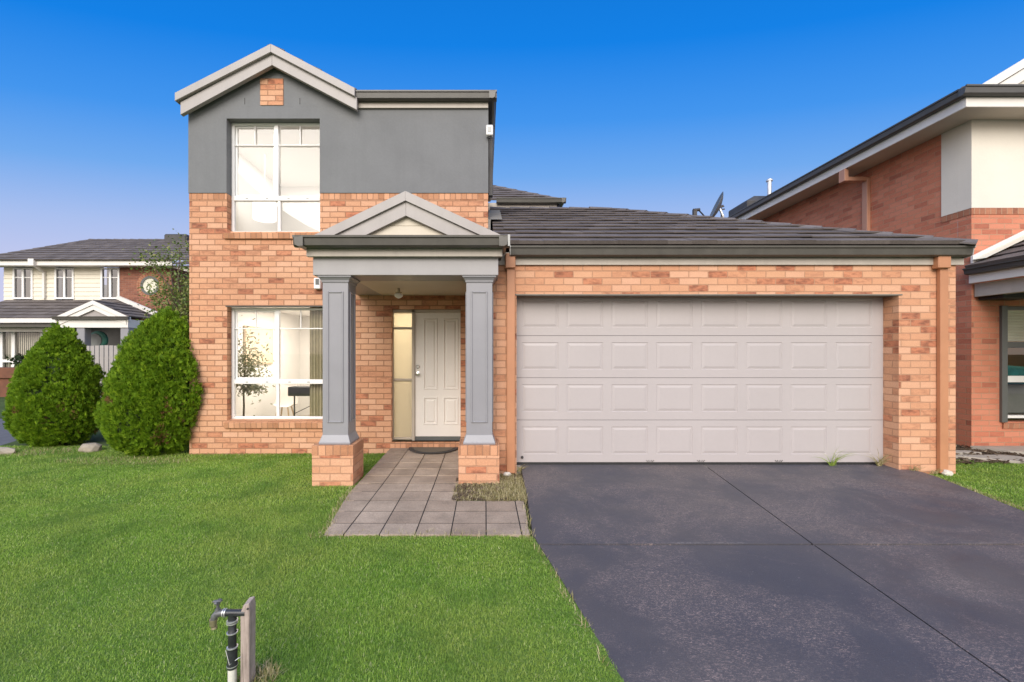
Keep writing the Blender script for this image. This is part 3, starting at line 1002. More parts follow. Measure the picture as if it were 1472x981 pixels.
# ---- garage
YGa = 5.455
gx0, gx1 = .10, 5.86
GO = ((742.5 - CX) * YGa / F, 5.152, -.12, CZ + (CY - 424.5) * YGa / F)
gw = MB()
gw.wall(gx0, gx1, -.3, 2.70, YGa, .23, [GO])
gw.face([(gx1, YGa + .231, -.3), (gx1, 12.1, -.3), (gx1, 12.1, 2.7), (gx1, YGa + .231, 2.7)])
gw.face([(gx0, YGa + .231, -.3), (gx0, YF, -.3), (gx0, YF, 2.7), (gx0, YGa + .231, 2.7)])
gw.wall(gx0, gx1, -.3, 2.70, 12.1, -.12)
gw.build('garage_wall', 'brick_garage', H)
MB().box(GO[0] - .03, GO[1] + .04, YGa - .008, YGa + .12, GO[3] - .004, GO[3] + .012).build('garage_lintel', 'flash', H)
gd = MB(); ydr = YGa + .215
dxa, dxb = GO[0] - .01, GO[1] + .003
ztop, zbot = GO[3] + .06, .078
yS = [CZ + (CY - p) * ydr / F for p in (664.6, 604.0, 543.3, 482.8, 422.0)]
ph = 64.4 * ydr / F
PR = [(.005, .005), (.014, .005), (.042, -.001)]
for k in range(4):
    za, zb = yS[k] + (0.0025 if k else 0), yS[k + 1] - .0025
    zt = za + .53 * (zb - za) * 0
    pan = []
    for j in range(8):
        xa = (750.5 - CX) * ydr / F + ph * j
        pan.append((xa, xa + .468, za + .105 * .98, zb - .085))
    gd.panelled(dxa, dxb, za, zb, ydr, .04, pan, PR)
gdo = gd.build('garage_door', 'garage_door', H)
MB().box(dxa, dxb, ydr + .042, ydr + .06, 0, ztop).box(dxa, dxb, ydr + .004, ydr + .03, .062, yS[0] - .001).build('door_seal', 'black', gdo)
q = at(750.5, 657.5, ydr)
lo = MB(); lo.tube([(q.x, ydr + .002, q.z), (q.x, ydr - .012, q.z)], .018, 14)
lo.build('lock', 'dark_pipe', gdo)
for pxx in (934, 1007, 1119):
    lo = MB()
    q = at(pxx, 664, ydr)
    for dx in (-.045, -.015, .02, .05):
        lo.bar((q.x + dx * .6, ydr - .006, q.z + .0), (q.x + dx, ydr - .006, q.z + .022), .006, .004)
    lo.build('torn_seal', 'black', gdo)
# garage eave: fascia, gutter, roof
GYe = 5.42
fa = MB()
xfl = (742 - CX) * 5.44 / F; xfr = (1347 - CX) * 5.44 / F
fa.box(.105, 5.935, GYe + .005, GYe + .033, CZ + (CY - 381) * GYe / F, 2.76)
fa.build('garage_fascia', 'fascia', H, bevel=.003)
gg = MB(); xg0 = (734.5 - CX) * 5.3 / F; xg1 = (1402 - CX) * 5.3 / F
gutter_x(gg, xg0, xg1, GYe, 2.815)
gutter_y(gg, GYe + .0, 12.2, 5.905, 2.81, 1)
ggo = gg.build('garage_gutter', 'gutter', H)
MB().prism_x([(GYe - o, 2.815 + h) for o, h in GUT], xg0 - .012, xg0 - .001).build('end_cap', 'gutter_cap', ggo)
MB().prism_x([(GYe - o * 1.02, 2.816 + h) for o, h in GUT], xg1 + .001, xg1 + .012).build('end_cap', 'gutter_cap', ggo)
z0 = 2.845; ey = 5.33; ex = 5.95; rY = 8.78; dd_ = rY - ey; zrg = z0 + dd_ * .446
gr = MB()
tiles(gr, [(.12, ey, z0), (ex, ey, z0), (ex - dd_, rY, zrg), (.12, rY, zrg)], gauge=.325)
tiles(gr, [(ex, ey, z0), (ex, ey + 2 * dd_, z0), (ex - dd_, rY, zrg)], gauge=.325)
tiles(gr, [(ex, ey + 2 * dd_, z0), (.12, ey + 2 * dd_, z0), (.12, rY, zrg), (ex - dd_, rY, zrg)], gauge=.325)
gro = gr.build('garage_roof', 'tile', H)
for a in ((ex, ey, z0), (.12, rY, zrg), (ex, ey + 2 * dd_, z0)):
    rc = MB(); ridge(rc, a, (ex - dd_, rY, zrg), .13); rc.build('ridge_cap', 'tile_cap', gro)
fl = MB()
fl.face([(.055, 6.80, z0 + (6.80 - ey) * .446 + .085), (.27, 6.80, z0 + (6.80 - ey) * .446 + .085), (.27, 8.0, z0 + (8.0 - ey) * .446 + .09), (.055, 8.0, z0 + (8.0 - ey) * .446 + .09)])
fl.face([(.056, 6.80, z0 + (6.80 - ey) * .446 + .085), (.056, 8.0, z0 + (8.0 - ey) * .446 + .09), (.056, 8.0, z0 + (8.0 - ey) * .446 + .2), (.056, 6.80, z0 + (6.80 - ey) * .446 + .2)])
fl.build('flashing', 'flash', H)
# downpipes with rain heads on the garage front
for pxa, pxb, hd in ((728.5, 740.5, (726.5, 741)), (1352, 1364, (1349.5, 1368))):
    yb = YGa - .055
    xa, xb = (pxa - CX) * yb / F, (pxb - CX) * yb / F
    dpo = MB().box(xa, xb, yb, YGa - .002, .03, 2.60).build('downpipe', 'pipe', H, bevel=.006)
    MB().box((hd[0] - CX) * 5.36 / F, (hd[1] - CX) * 5.36 / F, 5.36, YGa - .004, 2.555, 2.735).build('rain_head', 'pipe', dpo, bevel=.008)

# ---- rooms behind the two windows
def room(x0, x1, y0, y1, z0, z1, name):
    r = MB()
    r.face([(x0, y1, z0), (x1, y1, z0), (x1, y1, z1), (x0, y1, z1)])
    r.face([(x0, y0, z0), (x0, y1, z0), (x0, y1, z1), (x0, y0, z1)])
    r.face([(x1, y0, z0), (x1, y1, z0), (x1, y1, z1), (x1, y0, z1)])
    r.face([(x0, y0, z1), (x1, y0, z1), (x1, y1, z1), (x0, y1, z1)])
    o = r.build(name, 'wall_white', H)
    MB().face([(x0, y0, z0), (x1, y0, z0), (x1, y1, z0), (x0, y1, z0)]).build('room_floor', 'floor_in', o)


room(-4.48, -1.80, YF + .135, 10.6, .0, 2.40, 'front_room')
room(-4.48, -1.80, YF + .135, 9.6, 2.75, 5.15, 'bedroom')


def lamp(name, loc, power, size=.3, col=(1, .9, .76), kind='POINT'):
    l = bpy.data.lights.new(name, kind); l.energy = power; l.color = col
    if kind == 'AREA':
        l.size = size
    else:
        l.shadow_soft_size = size
    o = bpy.data.objects.new(name, l); o.location = loc; COL.objects.link(o); return o


lamp('front_room_light', (-3.1, 8.7, 2.37), 40, 1.6, (1, .92, .82), 'AREA')
lamp('bedroom_light', (-3.2, 8.2, 5.12), 17, 1.9, (1, .98, .95), 'AREA')
lamp('lounge_light', (9.0, 8.3, 2.3), 13, .3, (1, .85, .65))
lamp('hallway_light', (-1.15, 7.9, 2.30), 17, .1, (1, .82, .56))

# things in the rooms
pt = thing('pendant_lamp', (-4.05, 8.0, 4.95), 'lit white drum pendant lamp seen through the upper window', 'lamp')
q = at(380.5, 303, 8.0)
MB().lathe([(.19, -.17), (.195, -.16), (.195, .16), (.19, .17)], (q.x, 8.0, q.z), 32).build('lamp_shade', 'lampshade', pt, smooth=True)
MB().tube([(q.x, 8.0, q.z + .17), (q.x, 8.0, 5.14)], .006, 8).build('cord', 'window_frame', pt)
pp = thing('potted_plant', (-4.12, 7.55, .02), 'leafy potted indoor tree standing behind the left half of the lower window', 'plant')
MB().lathe([(.11, 0), (.15, .28), (.15, .30), (.12, .30), (.12, .27), (.001, .27)], (-4.16, 7.55, .02), 20).build('pot', 'chair', pp)
MB().tube([(-4.16, 7.55, .28), (-4.15, 7.55, .6), (-4.165, 7.56, 1.0), (-4.12, 7.55, 1.4)], [.018, .016, .014, .008], 8) \
    .tube([(-4.165, 7.56, 1.0), (-4.05, 7.55, 1.35)], [.009, .005], 6).tube([(-4.16, 7.555, .85), (-4.0, 7.5, 1.0)], [.009, .004], 6).build('trunk', 'wood_bark', pp)
lf = MB()
for k in range(1300):
    c = Vector((-4.12, 7.55, 1.3)) + Vector((random.gauss(0, .17), random.gauss(0, .14), random.gauss(0, .26)))
    if random.random() < .25:
        c = Vector((-4.02, 7.5, .93)) + Vector((random.gauss(0, .12), random.gauss(0, .1), random.gauss(0, .05)))
    dr = Vector((random.gauss(0, 1), random.gauss(0, 1), random.gauss(-.3, .7))).normalized()
    sd = dr.cross(Vector((random.gauss(0, 1), random.gauss(0, 1), 1))).normalized()
    L = random.uniform(.05, .09)
    lf.face([c, c + dr * L * .5 + sd * L * .2, c + dr * L, c + dr * L * .5 - sd * L * .2])
lf.build('foliage', 'houseplant', pp)
pc = thing('wall_picture', (-4.478, 8.6, 1.6), 'large pale apricot canvas hanging on the wall inside the lower window', 'picture')
MB().box(-4.478, -4.45, 8.12, 9.20, 1.28, 2.02).build('frame', 'oak', pc)
MB().box(-4.449, -4.445, 8.15, 9.17, 1.31, 1.99).build('canvas', 'canvas', pc)
cu = MB(); n = 60
x0c, x1c = (446 - CX) * 7.14 / F, -2.30
cu.loft([[(x0c + (x1c - x0c) * k / n, 7.12 + .025 * math.sin(k * 1.15), z) for k in range(n + 1)] for z in (.05, 2.30)], closed=False)
tag(cu.build('curtain', 'linen', smooth=True), 'olive drape hanging inside the right edge of the lower window', 'curtain')
ch = thing('dining_chair', (-4.0, 8.6, .02), 'white shell chair at the table inside the lower window', 'chair')
s = MB(); rings = []
for k in range(9):
    a = k / 8
    yy = 8.6 + .28 * (a - .35); zz = .46 + (.0 if a < .5 else (a - .5) * .78)
    hwid = .24 - .05 * abs(a - .5) * 2 * (1 if a < .5 else 1.3)
    rings.append([(-3.92 + hwid * math.cos(t), yy + (.1 if a > .5 else 0) * math.sin(t) * .4, zz + .05 * abs(math.cos(t)) ** 3) for t in np.linspace(math.pi, 0, 9)])
s.loft(rings, closed=False)
s.build('shell', 'chair', ch, smooth=True)
for dx in (-.18, .18):
    for dy in (-.17, .15):
        MB().bar((-3.92 + dx * .5, 8.6 + dy * .5, .455), (-3.92 + dx, 8.6 + dy, .02), .022).build('leg', 'oak', ch)
tb = thing('dining_table', (-3.5, 9.0, .02), 'round pale table beside the white chair inside the lower window', 'table')
MB().lathe([(.001, .71), (.50, .71), (.52, .72), (.52, .735), (.001, .735)], (-3.45, 9.15, .02), 36).build('table_top', 'chair', tb)
MB().lathe([(.22, 0), (.22, .015), (.04, .05), (.035, .71)], (-3.45, 9.15, .02), 20).build('pedestal', 'black', tb)
sd_ = thing('side_stand', (-3.4, 7.9, .02), 'dark box topped stand on thin legs inside the lower window', 'stand')
q0, q1 = at(417, 556, 7.9), at(449, 569, 7.9)
MB().box(q0.x, q1.x + .1, 7.8, 8.05, q1.z, q0.z).build('box_top', 'black', sd_, bevel=.01)
for xx in (q0.x + .07, q1.x + .06):
    MB().bar((xx, 7.92, q1.z), (xx, 7.92, .02), .02).build('leg', 'black', sd_)
MB().bar((q0.x + .08, 7.92, .42), (q1.x + .05, 7.92, .60), .012).build('brace', 'black', sd_)

# ================================================================= THINGS ROUND THE HOUSE
mt = thing('doormat', (-.79, 6.6, .03), 'half round dark rubber doormat at the front door', 'doormat')
arc = [(-.79 + .385 * math.cos(t), 6.80 - .40 * math.sin(t)) for t in np.linspace(0, math.pi, 28)]
MB().prism_z(arc, .0385, .052).build('rim', 'rubber', mt, bevel=.003)
arc = [(-.79 + .31 * math.cos(t), 6.775 - .32 * math.sin(t)) for t in np.linspace(0, math.pi, 28)]
MB().prism_z(arc, .0525, .0565).build('coir_pad', 'coir', mt)

# satellite dish on the garage roof
dx_, dy_ = 4.36, 8.0
dsh = thing('satellite_dish', (dx_, dy_, 3.55), 'grey satellite dish with its arm and small aerial on the garage roof', 'dish')
cen = at(1029.5, 299, dy_)
axis = Vector((-.88, .22, .40)).normalized()
uu = axis.cross(Vector((0, 0, 1))).normalized(); vv = uu.cross(axis)
if vv.z < 0: vv = -vv
rings = []
for r_, dp in ((.02, .0), (.12, .008), (.22, .03), (.30, .058), (.345, .08), (.345, .092), (.22, .045), (.02, .012)):
    rings.append([cen + uu * r_ * .80 * math.cos(t) + vv * r_ * .84 * math.sin(t) + axis * (dp - .06 if r_ != .345 or dp < .09 else dp - .075) * 1.0 for t in np.linspace(0, 2 * math.pi, 37)[:-1]])
MB().loft(rings).build('reflector', 'shade_grey', dsh, smooth=True)
base = Vector((dx_ + .06, dy_ + .05, 3.5))
MB().tube([base, cen - axis * .12 + Vector((0, 0, -.1)), cen - axis * .07], .022, 10).build('mast', 'steel', dsh)
lnb = at(1001, 303, dy_ - .15)
MB().tube([cen - vv * .28 - axis * .02, lnb + Vector((.05, 0, 0))], .012, 8).build('arm', 'dark_pipe', dsh)
MB().tube([lnb + Vector((.06, 0, .02)), lnb + Vector((-.05, 0, .0))], [.025, .035], 12).box(lnb.x - .06, lnb.x + .0, lnb.y - .03, lnb.y + .03, lnb.z - .09, lnb.z + .02).build('receiver', 'dark_pipe', dsh)
am = MB(); b0 = at(1037, 320, 8.2); t0 = at(1037, 297, 8.2)
am.tube([b0, t0], .012, 8)
for zz, L in ((-.02, .05), (-.07, .06), (.0, .035)):
    am.bar(t0 + Vector((-L, 0, zz)), t0 + Vector((L, 0, zz + .02)), .02)
am.build('aerial', 'dark_pipe', dsh)

# garden tap and its stake
Yt = 2.0
tp = thing('garden_tap', (at(336, 981, Yt).x, Yt, -.01), 'weathered brass garden tap on a black standpipe in the lawn', 'tap')
q = lambda px, py: at(px, py, Yt)
xp = q(334, 0).x
def zq(py): return q(0, py).z
MB().tube([(xp, Yt, -.05), (xp, Yt, zq(958))], .0189, 16).build('riser', 'white_pvc', tp)
pb = MB()
pb.lathe([(.0214, zq(960)), (.0232, zq(955)), (.0214, zq(952)), (.0214, zq(934)), (.0226, zq(932))], (xp, Yt, 0), 18)
pb.lathe([(.0177, zq(931)), (.0177, zq(912)), (.0195, zq(911)), (.0195, zq(908)), (.0171, zq(907)), (.0165, zq(893)), (.0183, zq(891)), (.0183, zq(887))], (xp, Yt, 0), 18)
pb.tube([q(344, 881) + Vector((.03, 0, 0)), q(326, 881)], .0152, 16)
pb.tube([(xp, Yt, zq(890)), (xp, Yt, zq(880))], .0165, 16)
pb.build('standpipe', 'blackpipe', tp, smooth=True)
for py in (956, 930, 909, 895, 892):
    cl = MB().lathe([(.0201, -.0025), (.0238, -.002), (.0238, .002), (.0201, .0025)], (xp, Yt, zq(py)), 18)
    cl.build('collar', 'steel', tp)
for pxx in (325, 322):
    c = q(pxx, 881); cl = MB().tube([c - Vector((.002, 0, 0)), c + Vector((.002, 0, 0))], .0189, 16)
    cl.build('collar', 'steel', tp)
tv = MB()
tv.tube([q(327, 881), q(318, 881), q(312, 882.5), q(308, 887), q(307, 893)], [.0134, .0152, .0165, .0152, .0140], 16)
tv.tube([q(313, 882), q(313, 875)], [.0134, .0104], 14)
tv.tube([q(313, 875), q(313, 866)], .0067, 10)
tvo = tv.build('tap_body', 'tapgrey', tp, smooth=True)
hd = MB()
hd.tube([q(313, 869), q(313, 865)], .0110, 12); hd.bar(q(306.5, 865), q(319, 864), .0146, .0085)
hd.bar(q(313, 865) + Vector((0, -.02, 0)), q(313, 865) + Vector((0, .02, 0)), .0134, .0085)
hd.build('handle', 'tapgrey', tvo, bevel=.002)
MB().tube([q(307, 890), q(306.5, 899)], [.0171, .0146], 14).tube([q(308, 900.5), q(308, 903.5)], [.0122, .0134], 12).build('hose_connector', 'brass', tvo, smooth=True)
MB().tube([(xp - .0220, Yt - .0146, zq(932)), (xp + .0, Yt - .023, zq(951)), (xp + .03, Yt + .0, zq(946)), (xp + .06, Yt + .02, zq(945))], .002, 6).build('wire_tie', 'steel', tp)

sk = thing('timber_stake', (at(355, 981, Yt).x, Yt, -.01), 'short weathered grey timber stake beside the garden tap', 'stake')
xa, xb = q(347.3, 0).x, q(360.2, 0).x
sm = MB(); ya, yb = Yt - .012, Yt + .045
zt = [zq(877), zq(868.5), zq(868)]
sm.loft([[(xa, ya, -.12), (xb, ya, -.12), (xb, yb, -.12), (xa, yb, -.12)],
         [(xa + .001, ya, .2), (xb, ya, .2), (xb, yb, .2), (xa + .001, yb, .2)],
         [(xa, ya, zq(880)), (xb + .001, ya, zq(880)), (xb + .001, yb, zq(874)), (xa, yb, zq(875))],
         [(xa + .012, ya + .004, zq(869)), (xb - .004, ya + .004, zq(866.5)), (xb - .002, yb - .003, zq(864)), (xa + .014, yb - .003, zq(866))]])
sm.build('post', 'post', sk, bevel=.0022)
MB().tube([(xb - .006, ya + .001, zq(873)), (xb - .006, ya - .005, zq(873))], .004, 8).build('nail', 'dark_pipe', sk)
MB().tube([q(344, 881) + Vector((.02, 0, 0)), (xa + .004, Yt + .01, zq(880))], .012, 12).build('bracket', 'steel', sk)


# ---- leafy things
def bush(name, label, bx_, by_, zb, height, rmax, lean, prof, seed, n, keep, sy=.9):
    rnd = random.Random(seed)
    root = thing(name, (bx_, by_, zb), label, 'bush', 'rounded conifers beside the house')
    ph = [(rnd.uniform(0, 6.28), rnd.uniform(0, 6.28), rnd.uniform(2, 7), rnd.uniform(3, 9)) for _ in range(7)]

    def rad(h, t):
        k = h * (len(prof) - 1); i = min(int(k), len(prof) - 2)
        r = prof[i] + (prof[i + 1] - prof[i]) * (k - i)
        b = sum(math.sin(p[0] + round(p[2]) * t + p[3] * h * 1.3) * math.sin(p[1] + p[3] * h) for p in ph) / 7
        return rmax * r * (1 + .24 * b)

    def cx(h):
        return bx_ + lean * h
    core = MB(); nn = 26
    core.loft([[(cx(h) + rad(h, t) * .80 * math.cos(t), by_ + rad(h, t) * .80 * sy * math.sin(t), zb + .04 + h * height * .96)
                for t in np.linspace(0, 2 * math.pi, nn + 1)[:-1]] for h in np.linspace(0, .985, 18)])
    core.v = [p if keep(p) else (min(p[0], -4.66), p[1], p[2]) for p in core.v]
    core.build('inner_branches', 'hedge_core', root)  # solid dark hull: the shade between the sprays is put into its colour
    ms, mbr = MB(), MB()

    def spray(mb, p, up, out, L):
        az = rnd.uniform(0, math.pi)
        side = (out * math.cos(az) + out.cross(up) * math.sin(az)).cross(up).normalized()
        i0 = len(mb.v)
        q0 = p - up * L * .3
        mb.v.append(tuple(q0))
        lobes = rnd.randint(4, 6)
        for k in range(lobes):
            a = (k / (lobes - 1) - .5) * 1.7
            dr = (up * math.cos(a) + side * math.sin(a) + out * rnd.gauss(0, .2)).normalized()
            pe = (side * math.cos(a) - up * math.sin(a) + side.cross(dr) * rnd.gauss(0, .3)).normalized()
            ln = L * (1 - .3 * abs(a)) * rnd.uniform(.85, 1.15); wv = ln * .10
            j = len(mb.v)
            mb.v += [tuple(q0 + dr * ln * .5 + pe * wv), tuple(q0 + dr * ln * .95 + pe * wv), tuple(q0 + dr * ln * 1.18),
                     tuple(q0 + dr * ln * .97 - pe * wv), tuple(q0 + dr * ln * .5 - pe * wv)]
            mb.f.append((i0, j, j + 1, j + 2, j + 3, j + 4))

    cnt = 0
    while cnt < n:
        h = rnd.random() ** .95
        if rnd.random() > (rad(h, 0) / rmax) + .10:
            continue
        t = rnd.uniform(0, 2 * math.pi)
        if math.sin(t) > .35 and rnd.random() < .7:      # fewer on the far side
            continue
        cnt += 1
        r = rad(h, t) * (1 - rnd.random() ** 1.5 * .14)
        slope = (rad(min(1, h + .05), t) - rad(max(0, h - .05), t)) / (.1 * height)
        out = Vector((math.cos(t), math.sin(t) * sy, -slope * .8)).normalized()
        c = Vector((cx(h) + r * math.cos(t), by_ + r * sy * math.sin(t), zb + .03 + h * height * .96))
        rc_ = rnd.uniform(.030, .055); tall = rnd.uniform(2.0, 3.6)
        tilt = (Vector((0, 0, 1)) + out * rnd.uniform(.1, .5) + Vector((rnd.gauss(0, .1), rnd.gauss(0, .1), 0))).normalized()
        dead = h < .42 and rnd.random() < (.10 if math.cos(t) > .45 else .012)
        for q_ in range(32):
            dv = Vector((rnd.gauss(0, 1), rnd.gauss(0, 1), rnd.gauss(.15, 1))).normalized()
            if dv.dot(out) < -.15:
                continue
            p = c + dv * rc_ + tilt * (dv.dot(tilt) * rc_ * (tall - 1))
            if not keep(p):
                continue
            up = (tilt * 1.25 + dv * .30 + Vector((rnd.gauss(0, .12), rnd.gauss(0, .12), 0))).normalized()
            spray(mbr if dead else ms, p, up, (dv + out * .4).normalized(), rnd.uniform(.032, .058))
    me = ms.build('foliage', 'hedge', root)
    if mbr.f:
        mbr.build('dead_foliage', 'hedge_brown', root)
    tr = MB(); tr.tube([(bx_, by_, zb - .1), (bx_ + .02, by_, zb + .3), (cx(.5), by_, zb + height * .5)], [.06, .05, .02], 8)
    tr.build('trunk', 'wood_bark', root)
    return root


def keep_house(p):
    return not (p[0] > -4.66 and p[1] > 6.80)


PB = [.46, .84, .99, 1.0, .985, .94, .87, .77, .64, .48, .29, .05]
PB2 = [.42, .84, .98, 1.0, .995, .96, .90, .82, .70, .54, .34, .07]
bush('conifer_bush', 'smaller rounded green conifer at the far left, tapering to a single blunt top', -7.40, 7.6, -.06, 1.98, .66, .04, PB, 3, 1200, lambda p: True, .72)
bush('conifer_bush', 'larger rounded green conifer leaning against the corner of the brick house', -5.24, 6.92, -.05, 2.20, .74, .24, PB2, 5, 1550, keep_house, .62)

# edging stones, rocks
def stone(name, x, y, z, sx, sy, sz, mat, label, cat, group=None, seed=0):
    rnd = random.Random(seed)
    bm = bmesh.new(); bmesh.ops.create_icosphere(bm, subdivisions=2, radius=1)
    for v in bm.verts:
        k = 1 + rnd.uniform(-.16, .16)
        v.co = Vector((v.co.x * sx * k, v.co.y * sy * k, max(-.6, v.co.z) * sz * k))
    me = bpy.data.meshes.new(name); bm.to_mesh(me); bm.free(); me.materials.append(M[mat])
    o = bpy.data.objects.new(name, me); o.location = (x, y, z); COL.objects.link(o)
    return tag(o, label, cat, group)


stone('edging_stone', -7.55, 6.84, -.03, .22, .09, .07, 'sandstone', 'flat pale edging stone under the left conifer', 'stone', None, 1)
stone('edging_stone', -6.32, 7.02, -.03, .17, .12, .10, 'sandstone', 'pale edging stone in the gap between the two conifers', 'stone', None, 2)
stone('rock', 5.68, 5.38, .035, .055, .05, .045, 'rock', 'white rock at the foot of the right garage downpipe', 'rock', None, 3)
stone('rock', .27, 5.36, .03, .05, .04, .03, 'rock', 'small pale rock at the foot of the left garage downpipe', 'rock', None, 4)


def slabthing(pts, z0, z1, label):
    return tag(MB().prism_z(pts, z0, z1).build('paving_slab', 'concrete', bevel=.006), label, 'paving slab')


slabthing([at(1381, 655, 6.4).to_2d()[:], (9.1, 5.75), (9.05, 5.52), (7.2, 5.98), (6.55, 6.22)][1:] and [(6.6, 6.33), (7.5, 6.33), (8.1, 5.80), (7.7, 5.68)], -.02, .045, 'long pale concrete slab along the grass by the neighbouring porch')
slabthing([(6.72, 6.46), (7.33, 6.46), (7.3, 6.60), (6.85, 6.66)], -.02, .045, 'short pale concrete slab behind the garage corner')


# tree behind the house corner
def leafy_tree(x, y, zb, label):
    root = thing('garden_tree', (x, y, zb), label, 'tree')
    rnd = random.Random(21)
    br = MB(); lm = MB()
    br.tube([(x, y, zb), (x + .03, y, 1.4), (x - .02, y, 2.4)], [.06, .05, .035], 8)
    tips = []
    for k in range(15):
        a = rnd.uniform(0, 6.28); h0 = rnd.uniform(1.5, 2.5)
        p0 = Vector((x, y, h0)); L = rnd.uniform(.5, 1.1)
        dirv = Vector((math.cos(a) * .55, math.sin(a) * .5, rnd.uniform(.6, 1.5))).normalized()
        p1 = p0 + dirv * L; p2 = p1 + (dirv + Vector((rnd.gauss(0, .35), rnd.gauss(0, .3), .15))).normalized() * L * .9
        p2.z = min(p2.z, 4.35)
        br.tube([p0, p1, p2], [.022, .013, .005], 6)
        for m in range(4):
            tips += [(p1.lerp(p2, rnd.random()), .22), (p2, .16), (p0.lerp(p1, rnd.uniform(.4, 1)), .2)]
    br.tube([(x - .02, y, 2.4), (x - .15, y, 3.3), (x - .10, y, 4.25)], [.03, .018, .005], 6)
    for k in range(7):
        tips.append((Vector((x - .15 + rnd.gauss(0, .12), y, 3.2 + k * .17)), .16))
    for c, sp in tips:
        for m in range(rnd.randint(16, 26)):
            p = c + Vector((rnd.gauss(0, sp), rnd.gauss(0, sp), rnd.gauss(0, sp)))
            dr = Vector((rnd.gauss(0, 1), rnd.gauss(0, 1), rnd.gauss(-.5, .6))).normalized()
            sd = dr.cross(Vector((rnd.gauss(0, 1), rnd.gauss(0, 1), rnd.gauss(0, 1)))).normalized()
            L = rnd.uniform(.05, .10)
            lm.face([p, p + dr * L * .4 + sd * L * .27, p + dr * L, p + dr * L * .45 - sd * L * .27])
    br.build('trunk', 'wood_bark', root, smooth=True); lm.build('crown', 'leaf', root)


leafy_tree(-7.55, 11.0, -.06, 'thin leafed garden tree standing behind the left corner of the brick house')


# weeds
def weed(x, y, z, n, L, label, seed, mat='grass'):
    rnd = random.Random(seed); w_ = MB()
    for k in range(n):
        a = rnd.uniform(0, 6.28); le = rnd.uniform(.25, .9); ln = L * rnd.uniform(.5, 1.1)
        d0 = Vector((math.cos(a) * le, -abs(math.sin(a)) * le * .7, 1)).normalized()
        sd = d0.cross(Vector((0, 1, .1))).normalized()
        p = Vector((x + rnd.gauss(0, .02), y + rnd.uniform(-.02, .01), z)); wv = rnd.uniform(.003, .006)
        pts = []
        for s_ in range(5):
            pts.append((p.copy(), wv * (1 - s_ / 4.2)))
            p = p + d0 * ln / 4; d0 = (d0 + Vector((math.cos(a) * .22, -.03, -.28))).normalized()
        for (pa_, wa), (pb_, wb) in zip(pts, pts[1:]):
            w_.face([pa_ - sd * wa, pa_ + sd * wa, pb_ + sd * wb, pb_ - sd * wb])
    return tag(w_.build('weed', mat), label, 'weed')


weed((1196 - CX) * 5.62 / F, 5.62, .066, 16, .40, 'tall grassy weed in front of the garage door near its right end', 1)
weed((1262 - CX) * 5.62 / F, 5.62, .066, 26, .34, 'straggly pale weed in the right corner of the garage door opening', 2, 'dry')
weed(5.30, 5.43, .03, 26, .16, 'yellowed weed at the left foot of the right garage pier', 3, 'dry')
weed(5.55, 5.40, .03, 16, .12, 'low weed between the garage pier and its downpipe', 4, 'dry')
weed(.44, 5.50, .03, 22, .16, 'dry weed at the left bottom corner of the garage door', 5, 'dry')


# ================================================================= NEIGHBOUR ON THE RIGHT
N = thing('neighbour_house', (10, 6.9, 0), 'red brick neighbouring house with cream upper wall at the right edge', 'house')
NY, NX = 6.89, 7.65
NWn = ((1436.5 - CX) * NY / F, 9.6, CZ + (CY - 607) * NY / F, CZ + (CY - 440) * NY / F)
nw = MB()
zc1 = 3.69
nw.wall(NX, 15, -.3, zc1, NY, .2, [NWn])
nw.face([(NX, NY + .201, -.3), (NX, 20, -.3), (NX, 20, 5.2), (NX, NY + .201, 5.2)])
nw.face([(NX, 20, -.3), (15, 20, -.3), (15, 20, 5.2), (NX, 20, 5.2)]); nw.face([(15, NY + .2, -.3), (15, 20, -.3), (15, 20, 5.2), (15, NY + .2, 5.2)])
nw.build('wall', 'red_brick', N)
MB().box(NX - .008, 15, NY - .008, NY + .19, zc1 + .001, zc1 + .10).box(NX - .008, NX + .1, NY + .191, 7.335, zc1 + .001, zc1 + .10).build('rowlock_course', 'red_rowlock', N)
MB().box(NX - .012, 15, NY - .012, NY + .19, zc1 + .101, 5.21).box(NX - .012, NX + .1, NY + .191, 7.335, zc1 + .101, 5.21).build('rendered_wall', 'cream_render', N)
ex0 = 7.14; ey0 = 6.50
MB().box(ex0 + .03, 15.4, ey0 + .03, NY - .013, 5.172, 5.20).box(ex0 + .03, NX - .013, NY - .012, 20.4, 5.172, 5.20).build('soffit', 'ceiling', N)
MB().box(ex0, 15.5, ey0, ey0 + .028, 5.165, 5.33).box(ex0, ex0 + .028, ey0 + .029, 20.5, 5.165, 5.33).build('fascia', 'fascia_white', N, bevel=.003)
ngm = MB(); gutter_x(ngm, ex0 - .118, 15.6, ey0, 5.43); gutter_y(ngm, ey0 + .001, 20.6, ex0, 5.43, -1)
ngm.build('gutter', 'gutter_dark', N)
nr = MB(); z0 = 5.43; hh = 4.2
tiles(nr, [(ex0, 20.5, z0), (ex0, ey0, z0), (ex0 + hh, ey0 + hh, z0 + hh * .44), (ex0 + hh, 20.5 - hh, z0 + hh * .44)])
tiles(nr, [(ex0, ey0, z0), (ex0 + 2 * hh, ey0, z0), (ex0 + hh, ey0 + hh, z0 + hh * .44)])
nro = nr.build('roof', 'tile', N)
rc = MB(); ridge(rc, (ex0, ey0, z0), (ex0 + hh, ey0 + hh, z0 + hh * .44)); rc.build('ridge_cap', 'tile_cap', nro)
yb = 6.45
b0, b1 = at(1398, 130, yb), at(1472, 85, yb)
k = (b1.z - b0.z) / (b1.x - b0.x); apx = b0.x + 2.5; apz = b0.z + 2.5 * k
